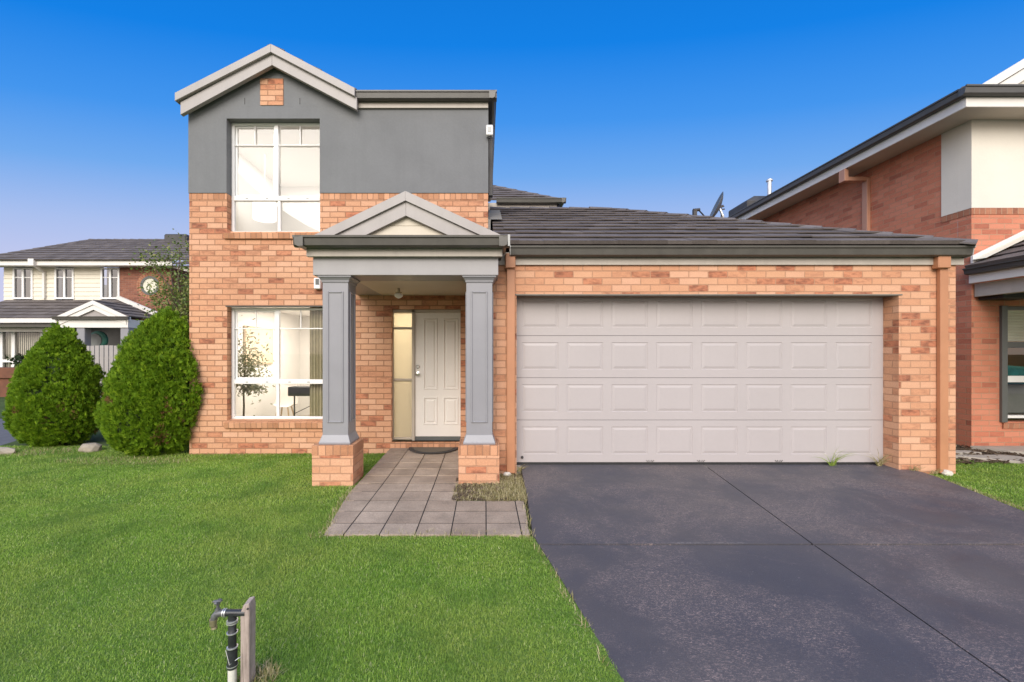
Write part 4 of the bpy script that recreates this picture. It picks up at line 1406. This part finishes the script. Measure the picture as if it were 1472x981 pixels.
bg = MB(); barge(bg, b0.x, b0.z, apx, apz, b0.x + 5, b0.z, yb, yb + .1, .13, 5.435); barge(bg, b0.x + .12, b0.z - .08, apx, apz - .12, b0.x + 4.9, b0.z - .1, yb + .025, yb + .09, .17, 5.435)
bg.build('barge_board', 'fascia_white', N)
MB().prism_y([(b0.x + .25, 5.436), (b0.x + 4.8, 5.436), (apx, apz - .1)], yb + .075, yb + .12).build('gable_board', 'cream_board', N)
# downpipe with its swan neck
xs, ys = NX, (1248 - CX)
yn = NX * F / (1248 - CX)
MB().box(NX - .075, NX - .002, yn - .06, yn + .06, 2.4, 5.0).box(ex0 + .03, NX - .076, yn - .055, yn + .055, 4.93, 5.01).box(ex0 - .02, ex0 + .06, yn - .075, yn + .075, 4.92, 5.16).build('downpipe', 'pipe_pale', N, bevel=.006)
# evaporative cooler and flue on the roof
yc = 13.2
c0, c1 = at(1060, 308, yc), at(1096, 287, yc)
co = MB(); ct = c1.z
co.loft([[(c0.x, yc - .5, c0.z - .3), (c1.x + .15, yc - .5, c0.z - .3), (c1.x + .15, yc + .5, c0.z - .3), (c0.x, yc + .5, c0.z - .3)],
         [(c0.x, yc - .5, ct - .2), (c1.x + .15, yc - .5, ct - .2), (c1.x + .15, yc + .5, ct - .2), (c0.x, yc + .5, ct - .2)],
         [(c0.x + .32, yc - .32, ct), (c1.x, yc - .32, ct), (c1.x, yc + .32, ct), (c0.x + .32, yc + .32, ct)]])
co.build('roof_cooler', 'cooler', N, bevel=.02)
yfu = 12.4; f0, f1 = at(1106, 290, yfu), at(1106, 260, yfu)
fo = MB().tube([f0 - Vector((0, 0, .5)), f1], .055, 16).build('flue', 'steel', N, smooth=True)
MB().lathe([(.085, -.02), (.085, .02), (.05, .05), (.001, .06)], tuple(f1), 18).build('flue_cap', 'steel', fo)
# side porch: roof, gutter, beam
pxl = 7.49; pz = 2.80
pf = MB(); gutter_y(pf, 3.8, NY - .014, pxl + .118, pz + .03, -1, .8); pf.build('porch_gutter', 'gutter_dark', N)
MB().box(pxl + .10, pxl + .13, 3.85, NY - .014, 2.60, 2.76).build('porch_fascia', 'fascia_white', N, bevel=.003)
MB().box(pxl + .19, pxl + .31, 3.9, NY - .014, 2.39, 2.595).build('porch_beam', 'fascia', N, bevel=.003)
MB().box(pxl + .32, 11, 3.9, NY - .014, 2.44, 2.47).build('porch_ceiling', 'ceiling', N)
po = MB(); tiles(po, [(pxl + .03, NY - .03, pz + .04), (pxl + .03, 3.75, pz + .04), (pxl + 2.6, 3.75, pz + .04 + 2.57 * .47), (pxl + 2.6, NY - .03, pz + .04 + 2.57 * .47)])
po.build('porch_roof', 'tile', N)
vb = MB(); vb.prism_y([(NX - .03, 2.90), (NX + 2.4, 2.90 + 2.43 * .49), (NX + 2.4, 3.03 + 2.43 * .49), (NX - .03, 3.03)], NY - .05, NY - .015)
vb.build('wall_flashing', 'fascia_white', N)
vb = MB(); vb.face([(NX - .05, NY - .055, 2.965), (NX - .02, NY - .22, 2.962), (NX + 2.4, NY - .22, 2.93 + 2.43 * .49), (NX + 2.4, NY - .055, 2.95 + 2.43 * .49)])
vb.build('valley_flashing', 'cream_blind', N)
# its window
nwm = MB(); yw2 = NY + .06
a, b, c, d_ = NWn
nwm.box(a, a + .09, yw2 - .10, yw2 + .05, c, d_); nwm.box(b - .09, b, yw2 - .05, yw2 + .05, c, d_)
nwm.box(a + .09, b - .09, yw2, yw2 + .05, d_ - .06, d_); zt2 = Z(496, NY)
nwm.box(a + .09, b - .09, yw2, yw2 + .05, zt2 - .045, zt2 + .045)
nwo = nwm.build('window', 'dark_frame', N, bevel=.004)
MB().box(a + .09, b - .09, yw2 - .01, yw2 + .045, Z(550, NY), Z(541, NY)).box(a + .09, b - .09, yw2 - .04, yw2 + .045, c + .06, c + .10).build('window_rail', 'window_frame', nwo)
MB().face([(a + .08, yw2 + .03, c), (b - .08, yw2 + .03, c), (b - .08, yw2 + .03, d_), (a + .08, yw2 + .03, d_)]).build('pane', 'glass', nwo)
sh = MB(); zz = d_ - .06
while zz > zt2 + .06:
    sh.prism_x([(yw2 - .012, zz), (yw2 - .020, zz - .022), (yw2 - .012, zz - .043), (yw2 - .002, zz - .043), (yw2 - .002, zz)], a + .095, b - .095); zz -= .045
sh.build('roller_shutter', 'shutter', nwo)
MB().prism_x([(NY - .02, c - .10), (NY - .03, c - .015), (NY + .19, c - .002), (NY + .19, c - .1)], a + .04, b).build('window_sill', 'red_rowlock', N)
r = MB()
r.face([(a - .1, 9.4, 0), (12, 9.4, 0), (12, 9.4, 2.5), (a - .1, 9.4, 2.5)]); r.face([(a - .1, NY + .2, 0), (a - .1, 9.4, 0), (a - .1, 9.4, 2.5), (a - .1, NY + .2, 2.5)])
r.face([(a - .1, NY + .2, 0), (12, NY + .2, 0), (12, 9.4, 0), (a - .1, 9.4, 0)]); r.face([(a - .1, NY + .2, 2.5), (12, NY + .2, 2.5), (12, 9.4, 2.5), (a - .1, 9.4, 2.5)])
r.build('lounge_room', 'tan', N)
q = at(1442, 431, 6.6)
MB().box(q.x - .06, q.x + .5, 6.55, NY - .015, 2.34, 2.439).build('downlight', 'black', N)
# cushions piled on a bench behind the glass
bn = thing('window_bench', (8.9, 7.6, 0), 'pale bench under the cushions inside the neighbouring window', 'bench')
MB().box(8.15, 10.5, 7.3, 7.95, .50, .98).build('seat', 'greydisc', bn, bevel=.02)
for k, (xx, lab) in enumerate(((8.45, 'teal cushion nearest the frame inside the neighbouring window'), (9.05, 'second teal cushion inside the neighbouring window, cut by the photo edge'))):
    bm = bmesh.new(); bmesh.ops.create_cube(bm, size=1); bmesh.ops.subdivide_edges(bm, edges=bm.edges, cuts=5, use_grid_fill=True)
    for v in bm.verts:
        x_, y_, z_ = v.co * 2
        f_ = (1 - .5 * max(abs(x_), abs(z_)) ** 3)
        v.co = Vector((x_ * .29, y_ * .13 * f_, z_ * .15))
    me = bpy.data.meshes.new('cushion'); bm.to_mesh(me); bm.free(); me.materials.append(M['teal'])
    for p in me.polygons: p.use_smooth = True
    o = bpy.data.objects.new('cushion', me); o.location = (xx, 7.5, 1.13); o.rotation_euler = (R(20), R(4), R(6)); COL.objects.link(o)
    tag(o, lab, 'cushion')

# ================================================================= HOUSES ACROSS, ON THE LEFT
Hf = thing('weatherboard_house', (-17, 19.3, 0), 'far cream weatherboard house with dark tiled roofs and a gabled porch', 'house')
FY = 19.3
fx = lambda px, Y=FY: (px - CX) * Y / F
fz = lambda py, Y=FY: CZ + (CY - py) * Y / F
wl = [(fx(21), fx(47), fz(428), fz(386)), (fx(81), fx(106), fz(428), fz(386)), (fx(147), fx(171.5), fz(428), fz(386))]
lw_ = (fx(2), fx(66), fz(528), fz(477))
wx0, wx1, bx1 = fx(6), fx(172), fx(247)
upper = MB()
zz = 2.3; zt = fz(384.5)
while zz < zt - .01:
    z1 = min(zz + .19, zt)
    xs = [wx0]
    segs = [(wx0, wx1)]
    for a, b, c, d_ in wl:
        if z1 > c + .02 and zz < d_ - .02:
            ns = []
            for s0, s1 in segs:
                if a > s0: ns.append((s0, min(a, s1)))
                if b < s1: ns.append((max(b, s0), s1))
            segs = ns
    for s0, s1 in segs:
        if s1 - s0 > .02:
            upper.prism_x([(FY - .028, zz), (FY - .006, z1), (FY + .1, z1), (FY + .1, zz)], s0, s1)
    zz = z1
upper.box(wx0 - .001, wx0 + .1, FY + .1, FY + 7, 0, zt)
upper.build('weatherboard_wall', 'cream_board', Hf)
MB().box(wx1 + .001, bx1, FY - .02, FY + 7, -.1, zt).build('brick_wall', 'far_brick', Hf)
MB().box(wx0, wx1, FY - .03 + 0.05, FY + .2, -.1, 2.29).build('lower_wall', 'cream_board', Hf)
for a, b, c, d_ in wl:
    f = MB(); m = (a + b) / 2
    f.box(a - .06, b + .06, FY - .06, FY + .03, c - .07, c).box(a - .04, a + .04, FY - .05, FY + .03, c, d_).box(b - .04, b + .04, FY - .05, FY + .03, c, d_)
    f.box(m - .045, m + .045, FY - .045, FY + .03, c, d_).box(a + .04, b - .04, FY - .05, FY + .03, d_ - .05, d_)
    f.box(a + .04, b - .04, FY - .02, FY + .03, d_ - .42, d_ - .39)
    o = f.build('window', 'window_frame', Hf)
    MB().face([(a, FY + .0, c), (b, FY + .0, c), (b, FY + .0, d_), (a, FY + .0, d_)]).build('pane', 'glass_strong', o)
    cu = MB(); cu.face([(a - .1, FY + .35, c - .1), (b + .1, FY + .35, c - .1), (b + .1, FY + .35, d_ + .1), (a - .1, FY + .35, d_ + .1)])
    cu.build('blind', 'cooler', o)  # near-black sheet behind the panes and slats
    bl_ = MB()
    for k in range(5):
        xx = m + .06 + (b - m - .1) * k / 5
        bl_.box(xx, xx + .05, FY + .2, FY + .215, c, c + .75)
    bl_.build('slats', 'cream_blind', o)
# round window
cxr, czr, rr = fx(216.5), fz(411), .42
rg_ = MB()
for k in range(28):
    t0_, t1_ = 2 * math.pi * (k + .06) / 28, 2 * math.pi * (k + .94) / 28
    rg_.prism_y([(cxr + r_ * math.cos(t), czr + r_ * math.sin(t)) for r_, t in ((rr, t0_), (rr + .17, t0_), (rr + .17, t1_), (rr, t1_))], FY - .035, FY - .0205)
rg_.build('round_surround', 'red_rowlock', Hf)
ci = MB()
ci.loft([[(cxr + r_ * math.cos(t), y_, czr + r_ * math.sin(t)) for t in np.linspace(0, 2 * math.pi, 41)[:-1]] for r_, y_ in ((rr, FY - .05), (rr - .10, FY - .05), (rr - .10, FY - .024))], caps=False)
ro = ci.build('round_window', 'dark_frame', Hf)
MB().face([(cxr + (rr - .04) * math.cos(t), FY - .025, czr + (rr - .04) * math.sin(t)) for t in np.linspace(0, 2 * math.pi, 41)[:-1]]).build('round_pane', 'cream_blind', ro)
# upper eave and roof
UE = 18.8; zE = fz(381, UE)
MB().box(fx(-40, UE), fx(247, UE), UE, UE + .04, zE - .02, zE + .20).box(fx(-40, UE), fx(247, UE), UE + .041, FY - .03, zE - .02, zE + .02).build('fascia', 'fascia_white', Hf)
rX0, rX1 = fx(-42, UE), fx(254, UE)
rYr = 21.5; rZ = zE + .2 + (rYr - UE) * .58; dRY = rYr - UE
fr_ = MB()
tiles(fr_, [(rX0, UE - .08, zE + .19), (rX1 + 6, UE - .08, zE + .19), (rX1 + 6, rYr, rZ), (rX0 + dRY, rYr, rZ)], gauge=.34)
tiles(fr_, [(rX0, UE + 2 * dRY, zE + .19), (rX0, UE - .08, zE + .19), (rX0 + dRY, rYr, rZ)], gauge=.34)
fro = fr_.build('roof', 'tile', Hf)
rc = MB(); ridge(rc, (rX0, UE - .08, zE + .2), (rX0 + dRY, rYr, rZ)); ridge(rc, (rX0 + dRY, rYr, rZ), (rX1 + 6, rYr, rZ)); rc.build('ridge_cap', 'tile_cap', fro)
q = at(256, 345, 21.5)
MB().box(q.x - .5, q.x + .6, 21.2, 22.2, q.z - .3, q.z + .22).build('roof_cooler', 'cooler', Hf, bevel=.06)
# upper downpipe
q = at(48, 381, UE)
MB().box(q.x - .12, q.x + .12, UE - .12, UE - .001, zE - .05, zE + .24).bar((q.x, UE - .03, zE + .02), (fx(65), FY - .08, fz(392)), .09).box(fx(64) , fx(67), FY - .11, FY - .03, fz(430), fz(391)).build('downpipe', 'fascia_white', Hf)
# lower roof
LE = 17.5; zL = fz(458, LE) ; zT = fz(432)
lr = MB(); tiles(lr, [(fx(-60, LE), LE, zL), (fx(205, LE), LE, zL), (fx(178), FY - .03, zT), (fx(-60, LE), FY - .03, zT)], gauge=.34)
lr.build('lower_roof', 'tile', Hf)
MB().box(fx(-60, LE), fx(82, LE), LE - .02, LE + .02, zL - .17, zL + .0).build('lower_fascia', 'fascia_white', Hf)
MB().bar((fx(172), FY - .08, fz(430) + .05), (fx(226, LE + .2), LE + .2, fz(452, LE + .2)), .12, .16).build('hip_flashing', 'fascia_white', Hf)
MB().box(fx(-60, LE), fx(78, LE), LE + .1, LE + .25, fz(470, LE), zL - .171).build('lower_beam', 'gutter', Hf)
MB().box(fx(-60, 18), fx(80, 18), 18.0, 18.1, fz(477, 18), fz(469, 18)).build('window_head', 'fascia_white', Hf)
f = MB(); y_ = 18.4
for pxx in (3, 20.5, 62, -30):
    xx = fx(pxx, y_); f.box(xx - .07, xx + .07, y_ - .05, y_ + .04, -.1, fz(476, y_))
f.box(fx(-60, y_), fx(66, y_), y_ - .045, y_ + .035, fz(521, y_), fz(517, y_))
o = f.build('lower_window', 'window_frame', Hf)
MB().face([(fx(-60, y_), y_, 0), (fx(80, y_), y_, 0), (fx(80, y_), y_, fz(476, y_)), (fx(-60, y_), y_, fz(476, y_))]).build('pane', 'glass', o)
bl_ = MB()
for k in range(46):
    xx = fx(-40, y_) + k * .088
    bl_.box(xx, xx + .05, y_ + .1, y_ + .115, .3, fz(476, y_))
bl_.build('vertical_blind', 'cream_blind', o)
MB().box(fx(-60, y_), fx(84, y_), y_ + .3, y_ + .35, -.1, 2.4).build('dark_room', 'gutter_dark', Hf)
# gabled porch
PY = 16.6
ap, al, ar = at(133, 432, PY), at(79, 456, PY), at(184, 455.5, PY)
bd = MB(); barge(bd, al.x, al.z, ap.x, ap.z, ar.x, ar.z, PY, PY + .14, .16); barge(bd, al.x + .1, al.z - .1, ap.x, ap.z - .15, ar.x - .1, ar.z - .1, PY + .035, PY + .12, .2)
bd.build('porch_barge_board', 'fascia_white', Hf)
MB().prism_y([(al.x + .1, al.z - .05), (ar.x - .1, ar.z - .05), (ap.x, ap.z - .1)], PY + .1, PY + .15).build('porch_gable_board', 'trim', Hf)
g2 = MB(); gutter_x(g2, al.x - .05, ar.x + .05, PY + .02, al.z + .02); g2.build('porch_gutter', 'gutter', Hf)
MB().box(fx(84, PY), fx(182, PY), PY + .06, PY + .4, fz(471, PY), fz(459, PY)).box(fx(182, PY) - .3, fx(182, PY), PY + .401, FY - .05, fz(471, PY), fz(459, PY)).build('porch_beam', 'fascia_white', Hf)
pr = MB()
tiles(pr, [(ar.x, PY + .02, ar.z), (ar.x, FY - 1.0, ar.z), (ap.x, FY - 1.0, ap.z), (ap.x, PY + .02, ap.z)], gauge=.34)
tiles(pr, [(al.x, FY - 1.0, al.z), (al.x, PY + .02, al.z), (ap.x, PY + .02, ap.z), (ap.x, FY - 1.0, ap.z)], gauge=.34)
pr.build('porch_roof', 'tile', Hf)
for pxx in (175.5, 112):
    xx = fx(pxx, PY)
    MB().box(xx - .16, xx + .16, PY + .1, PY + .4, -.1, fz(471, PY)).build('porch_column', 'column', Hf, bevel=.02)
MB().box(fx(84, 19), fx(190, 19), 18.85, 18.95, -.1, 2.6).build('porch_wall', 'gutter_dark', Hf)  # the porch's shade is put into this wall's near-black colour

gd_ = thing('porch_disc', (fx(141, 17.6), 17.6, 0), 'round teal and grey disc standing in the shaded porch of the far house', 'disc')
q = at(140, 489, 17.6)
MB().loft([[(q.x + r_ * math.cos(t), y_, q.z + r_ * math.sin(t)) for t in np.linspace(0, 2 * math.pi, 33)[:-1]] for r_, y_ in ((.36, 17.7), (.36, 17.6), (.30, 17.58))]).build('rim', 'greenround', gd_)
MB().loft([[(q.x - .08 + r_ * math.cos(t), y_, q.z - .02 + r_ * math.sin(t)) for t in np.linspace(0, 2 * math.pi, 33)[:-1]] for r_, y_ in ((.28, 17.579), (.27, 17.56))]).build('face', 'greydisc', gd_)
MB().box(q.x - .3, q.x + .3, 17.55, 17.9, -.06, q.z - .34).build('stand', 'gutter_dark', gd_)

fe = thing('picket_fence', (fx(145, 15.2), 15.2, 0), 'pale vertical picket fence in front of the far house', 'fence')
pk = MB(); Yp = 15.2
k = 0; xx = fx(96, Yp)
while xx < fx(215, Yp):
    pk.box(xx, xx + .135, Yp, Yp + .02, -.05, fz(497, Yp) + .01 * math.sin(k)); xx += .163; k += 1
pk.build('pickets', 'trim', fe)
MB().box(fx(96, Yp), fx(215, Yp), Yp + .021, Yp + .06, .25, .33).box(fx(96, Yp), fx(215, Yp), Yp + .021, Yp + .06, 1.3, 1.38).build('rail', 'trim', fe)

pn = thing('garden_planter', (fx(0, 15.5), 15.5, -.06), 'low red brown timber planter at the far left edge', 'planter')
Yn = 15.5
MB().box(fx(-90, Yn), fx(26, Yn), Yn, Yn + .7, fz(544, Yn), fz(529, Yn)).build('board', 'planter', pn, bevel=.01)
MB().box(fx(-90, Yn) + .05, fx(26, Yn) - .05, Yn + .08, Yn + .65, -.06, fz(544, Yn) - .001).build('base', 'planter', pn)
sh = thing('planter_shrub', (fx(28, 15.9), 15.9, .9), 'small dark leafed shrub at the end of the timber planter', 'shrub')
lm = MB(); rnd = random.Random(4); q = at(28, 519, 15.9)
for k in range(110):
    p = q + Vector((rnd.gauss(0, .13), rnd.gauss(0, .1), rnd.gauss(0, .10)))
    dr = Vector((rnd.gauss(0, 1), rnd.gauss(0, 1), rnd.gauss(0, 1))).normalized(); sd = dr.orthogonal()
    lm.face([p, p + dr * .06 + sd * .03, p + dr * .12, p + dr * .06 - sd * .03])
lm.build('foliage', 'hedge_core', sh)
MB().tube([(q.x, 15.9, .6), (q.x, 15.9, q.z)], .015, 6).build('stem', 'wood_bark', sh)

wh = thing('white_house', (-17.5, 27, 0), 'white walled house showing between the far house and the brick corner', 'house')
MB().box(fx(246, 27), fx(246, 27) + 8, 27, 33, -.1, fz(382, 27)).build('wall', 'fascia_white', wh)
rr_ = MB(); x0_, x1_ = fx(246, 27) - .3, fx(246, 27) + 8.3; ze = fz(382, 27)
tiles(rr_, [(x0_, 26.6, ze), (x1_, 26.6, ze), (x1_ - 2, 30, ze + 1.2), (x0_ + 2, 30, ze + 1.2)], gauge=.34)
rr_.build('roof', 'tile', wh)


# ================================================================= GRASS
def in_lawn(x, y):
    """boolean arrays: True where green grass grows"""
    dl_x = np.interp(-y, [-p[1] for p in DL], [p[0] for p in DL])
    dr_x = np.interp(-y, [-p[1] for p in DR], [p[0] for p in DR])
    ok = (x < dl_x - .004 + .016 * np.sin(y * 37) * np.sin(y * 11 + 1) + RNG.normal(0, .008, len(x))) & (y < 7.4)
    wob = .025 * np.sin(x * 17) + .02 * np.sin(x * 41 + 1)
    wob2 = .02 * np.sin(y * 19) + .015 * np.sin(y * 47)
    # path and the dirt patch by the right plinth
    cut = np.clip((4.7 - y) * .125, 0, .14) + .01
    ok &= ~((x > px0 + cut + wob2) & (x < -.30) & (y > 3.655 + wob))
    ok &= ~((x >= -.31) & (x < .7) & (y > 3.655 + wob))
    # house, plinth
    ok &= ~((x > XL - .02) & (y > YF - .01))
    ok &= ~((x > -2.0) & (x < -1.5) & (y > 5.03) & (y < 5.48))
    right = (x > dr_x + .02) & (y < 6.05 + .12 * np.sin(x * 5)) & (x < 12) & ~((x < 5.88) & (y > 5.44))
    return ok | right


def blades(n, xa, xb, ya, yb, wmin, wmax, lmin, lmax, test, lean=.9):
    x = RNG.uniform(xa, xb, n); y = RNG.uniform(ya, yb, n)
    k = test(x, y); x, y = x[k], y[k]; n = len(x)
    t = np.clip((y - 4.9) / 1.9, 0, 1); t = t * t * (3 - 2 * t)
    z = np.where(x < 1, -.055 * t, .02) + .008 * np.sin(x * 1.3 + 1) * np.sin(y * 1.7) - .012
    L = RNG.uniform(lmin, lmax, n) * (1 + .18 * np.sin(x * 2.1) * np.sin(y * 1.7 + .5))
    w = RNG.uniform(wmin, wmax, n)
    a = RNG.uniform(0, 2 * np.pi, n); le = RNG.uniform(.1, lean, n)
    dx, dy = np.cos(a) * np.sin(le), np.sin(a) * np.sin(le); dz = np.cos(le)
    b = a + np.pi / 2 + RNG.normal(0, .5, n)
    sx, sy = np.cos(b) * w / 2, np.sin(b) * w / 2
    v = np.zeros((n, 5, 3))
    v[:, 0] = np.stack([x - sx, y - sy, z], 1); v[:, 1] = np.stack([x + sx, y + sy, z], 1)
    mx, my, mz = x + dx * L * .5, y + dy * L * .5, z + dz * L * .58
    v[:, 2] = np.stack([mx + sx * .85, my + sy * .85, mz], 1); v[:, 3] = np.stack([mx - sx * .85, my - sy * .85, mz], 1)
    v[:, 4] = np.stack([x + dx * L * 1.12, y + dy * L * 1.12, z + dz * L * .92], 1)
    return v.reshape(-1, 3)


def blade_object(name, parts, mat, label):
    v = np.concatenate(parts); n = len(v) // 5
    base = (np.arange(n) * 5)[:, None]
    fl = (base + np.array([[0, 1, 2, 3, 3, 2, 4]])).ravel()
    ls = (np.arange(n)[:, None] * 7 + np.array([[0, 4]])).ravel()
    o = np_mesh(name, v, fl, ls, mat)
    return tag(o, label, 'grass', kind='stuff')


parts = []
parts.append(blades(290000, -3.9, .75, 1.35, 3.0, .0017, .0031, .010, .025, in_lawn, 1.55))
parts.append(blades(230000, -5.4, .6, 3.0, 4.4, .0024, .004, .012, .027, in_lawn, 1.5))
parts.append(blades(160000, -7.8, .0, 4.4, 6.2, .004, .006, .015, .031, in_lawn, 1.45))
parts.append(blades(70000, -9.5, -1.4, 6.2, 7.42, .005, .007, .018, .034, in_lawn, 1.4))
parts.append(blades(70000, 4.9, 8.4, 3.4, 6.2, .004, .006, .015, .032, in_lawn, 1.45))
blade_object('grass', parts, 'grass', 'short mown green lawn')


def dry_zone(x, y):
    dl_x = np.interp(-y, [-p[1] for p in DL], [p[0] for p in DL])
    a = (x > -.34) & (x < dl_x + .01) & (y > 4.47) & (y < 5.46) & ~((x < .17) & (y > 5.03)) & ((x > -.05 + .1 * np.sin(y * 30)) | (RNG.random(len(x)) < .25))
    e = (np.abs(y - 3.655 - .03 * np.sin(x * 23)) < .05) & (x > px0 - .02) & (x < .40) & (RNG.random(len(x)) < .5)
    b = (np.abs(x - px0 - np.clip((4.7 - y) * .125, 0, .14)) < .05) & (y > 3.6) & (y < 5.04) & (RNG.random(len(x)) < .9)
    c = (np.abs(x - dl_x + .022) < .022 + .012 * np.sin(y * 21)) & (y < 5.5) & (RNG.random(len(x)) < .9)
    d1 = (((x + 7.45) / 1.0) ** 2 + ((y - 6.95) / .38) ** 2 < 1) | (((x + 5.2) / 1.0) ** 2 + ((y - 6.34) / .26) ** 2 < 1)
    d1 &= RNG.random(len(x)) < .45
    w1 = (y > 6.70) & (y < 6.84) & (x > -4.6) & (x < -1.6) & (RNG.random(len(x)) < .25)
    f = (((x + 1.06) / .09) ** 2 + ((y - 2.05) / .07) ** 2 < 1) & (RNG.random(len(x)) < .6)
    dr_x = np.interp(-y, [-p[1] for p in DR], [p[0] for p in DR])
    g = (x > dr_x) & (x < dr_x + .09) & (y > 3.5) & (y < 5.44) & (RNG.random(len(x)) < .4)
    return (a | e | b | c | d1 | w1 | f | g)


parts = [blades(160000, -8.6, .6, 1.6, 7.2, .003, .005, .03, .075, dry_zone, 1.4), blades(14000, -.4, .55, 4.4, 5.5, .003, .005, .03, .08, dry_zone, 1.45),
         blades(3000, -1.25, -.85, 1.9, 2.2, .0025, .004, .03, .07, dry_zone, 1.4), blades(16000, 4.8, 5.6, 3.5, 5.45, .003, .005, .03, .06, dry_zone, 1.3)]
blade_object('dry_grass', parts, 'dry', 'dry straw coloured grass and clippings along the edges')

# bark litter
bk = MB(); rnd = random.Random(8)
def chip(x, y, z, s):
    a = rnd.uniform(0, 3.14); d0 = Vector((math.cos(a), math.sin(a), rnd.gauss(0, .25))) * s; e0 = Vector((-math.sin(a), math.cos(a), rnd.gauss(0, .3))) * s * .35
    p = Vector((x, y, z)); u0 = Vector((0, 0, s * .2))
    bk.loft([[p - d0 - e0, p + d0 - e0, p + d0 * .9 + e0, p - d0 + e0], [p - d0 * .9 - e0 + u0, p + d0 - e0 * .8 + u0, p + d0 * .8 + e0 + u0, p - d0 + e0 * .9 + u0]])
for k in range(170):
    chip(rnd.uniform(-.29, .22), rnd.uniform(4.5, 5.03), .022, rnd.uniform(.006, .02))
for k in range(1500):
    x = rnd.uniform(6.0, 9.2); y = rnd.uniform(5.9, 7.2)
    chip(x, y, .02 + rnd.uniform(0, .02), rnd.uniform(.015, .04))
tag(bk.build('bark_mulch', 'bark'), 'dark bark mulch and litter on bare soil', 'mulch', kind='stuff')

# ================================================================= LIGHT, SKY, CAMERA
SUN_EL, SUN_AZ = R(34), R(-12)            # behind the camera
sv = Vector((math.sin(SUN_AZ) * math.cos(SUN_EL), -math.cos(SUN_AZ) * math.cos(SUN_EL), math.sin(SUN_EL)))
sl_ = bpy.data.lights.new('sun', 'SUN'); sl_.energy = 1.5; sl_.angle = R(42); sl_.color = (1, .93, .84)
so_ = bpy.data.objects.new('sun', sl_); so_.rotation_euler = sv.to_track_quat('Z', 'Y').to_euler(); so_.location = (0, -20, 20); COL.objects.link(so_)

wd = bpy.data.worlds.new('World'); SC.world = wd; wd.use_nodes = True
nt = wd.node_tree; nt.nodes.clear(); g = G(nt)
out = g.n('ShaderNodeOutputWorld'); bgn = g.n('ShaderNodeBackground'); bgn.inputs[1].default_value = .1
sky = g.n('ShaderNodeTexSky', sky_type='NISHITA'); sky.sun_disc = False
sky.sun_elevation = SUN_EL; sky.sun_rotation = math.atan2(sv.x, sv.y)
tc = g.n('ShaderNodeTexCoord'); sx = g.n('ShaderNodeSeparateXYZ'); g.l(tc.outputs['Generated'], sx.inputs[0])
hyp = g.math('SQRT', g.math('ADD', g.math('MULTIPLY', sx.outputs[1], sx.outputs[1]),
                            g.math('MULTIPLY', g.math('MULTIPLY', sx.outputs[0], sx.outputs[0]), .30)))
el = g.math('DIVIDE', sx.outputs[2], g.math('MAXIMUM', hyp, .05))          # rise over run
elr = g.math('MULTIPLY', el, .8, clamp=True)
dusk = g.ramp(elr, [(0, (.72, .66, .82)), (.15, (.53, .57, .84)), (.22, (.40, .52, .85)), (.32, (.16, .40, .86)), (.42, (.05, .30, .86)), (.56, (.0, .215, .80)), (.75, (.0, .17, .66)), (1, (.0, .13, .52))])
warm0 = g.ramp(elr, [(0, (.88, .74, .64)), (.3, (.80, .74, .72)), (.7, (.50, .57, .72)), (1, (.25, .38, .66))])
warm = g.mix(1.0, warm0, (2.0, 2.0, 2.0), 'MULTIPLY')
back = g.ramp(g.math('MULTIPLY', g.math('SUBTRACT', .62, sx.outputs[1]), .9, clamp=True), [(.15, 0.), (.85, 1.)])
mixc = g.mix(back, dusk, warm)
up5 = g.n('ShaderNodeVectorMath', operation='SCALE'); g.l(mixc, up5.inputs[0]); up5.inputs['Scale'].default_value = 4.2
fin = g.mix(.97, sky.outputs[0], up5.outputs[0])
g.l(fin, bgn.inputs[0]); g.l(bgn.outputs[0], out.inputs[0])

cam = bpy.data.cameras.new('camera'); co_ = bpy.data.objects.new('camera', cam); COL.objects.link(co_)
co_.location = (0, 0, CZ); co_.rotation_euler = (R(90), 0, 0)
cam.sensor_width = 36; cam.lens = 36 * F / 1472
cam.shift_x = (736 - CX) / 1472; cam.shift_y = (CY - 490.5) / 1472
cam.clip_start = .05; cam.clip_end = 2000
SC.camera = co_

vs = SC.view_settings
vs.view_transform = 'Standard'; vs.look = 'None'; vs.exposure = 1.25; vs.gamma = 1; vs.use_curve_mapping = False
SC.render.engine = 'CYCLES'
cy = SC.cycles
cy.max_bounces = 7; cy.diffuse_bounces = 3; cy.glossy_bounces = 3; cy.transmission_bounces = 4; cy.transparent_max_bounces = 12
cy.caustics_reflective = False; cy.caustics_refractive = False
cy.sample_clamp_indirect = 6
cy.use_denoising = True
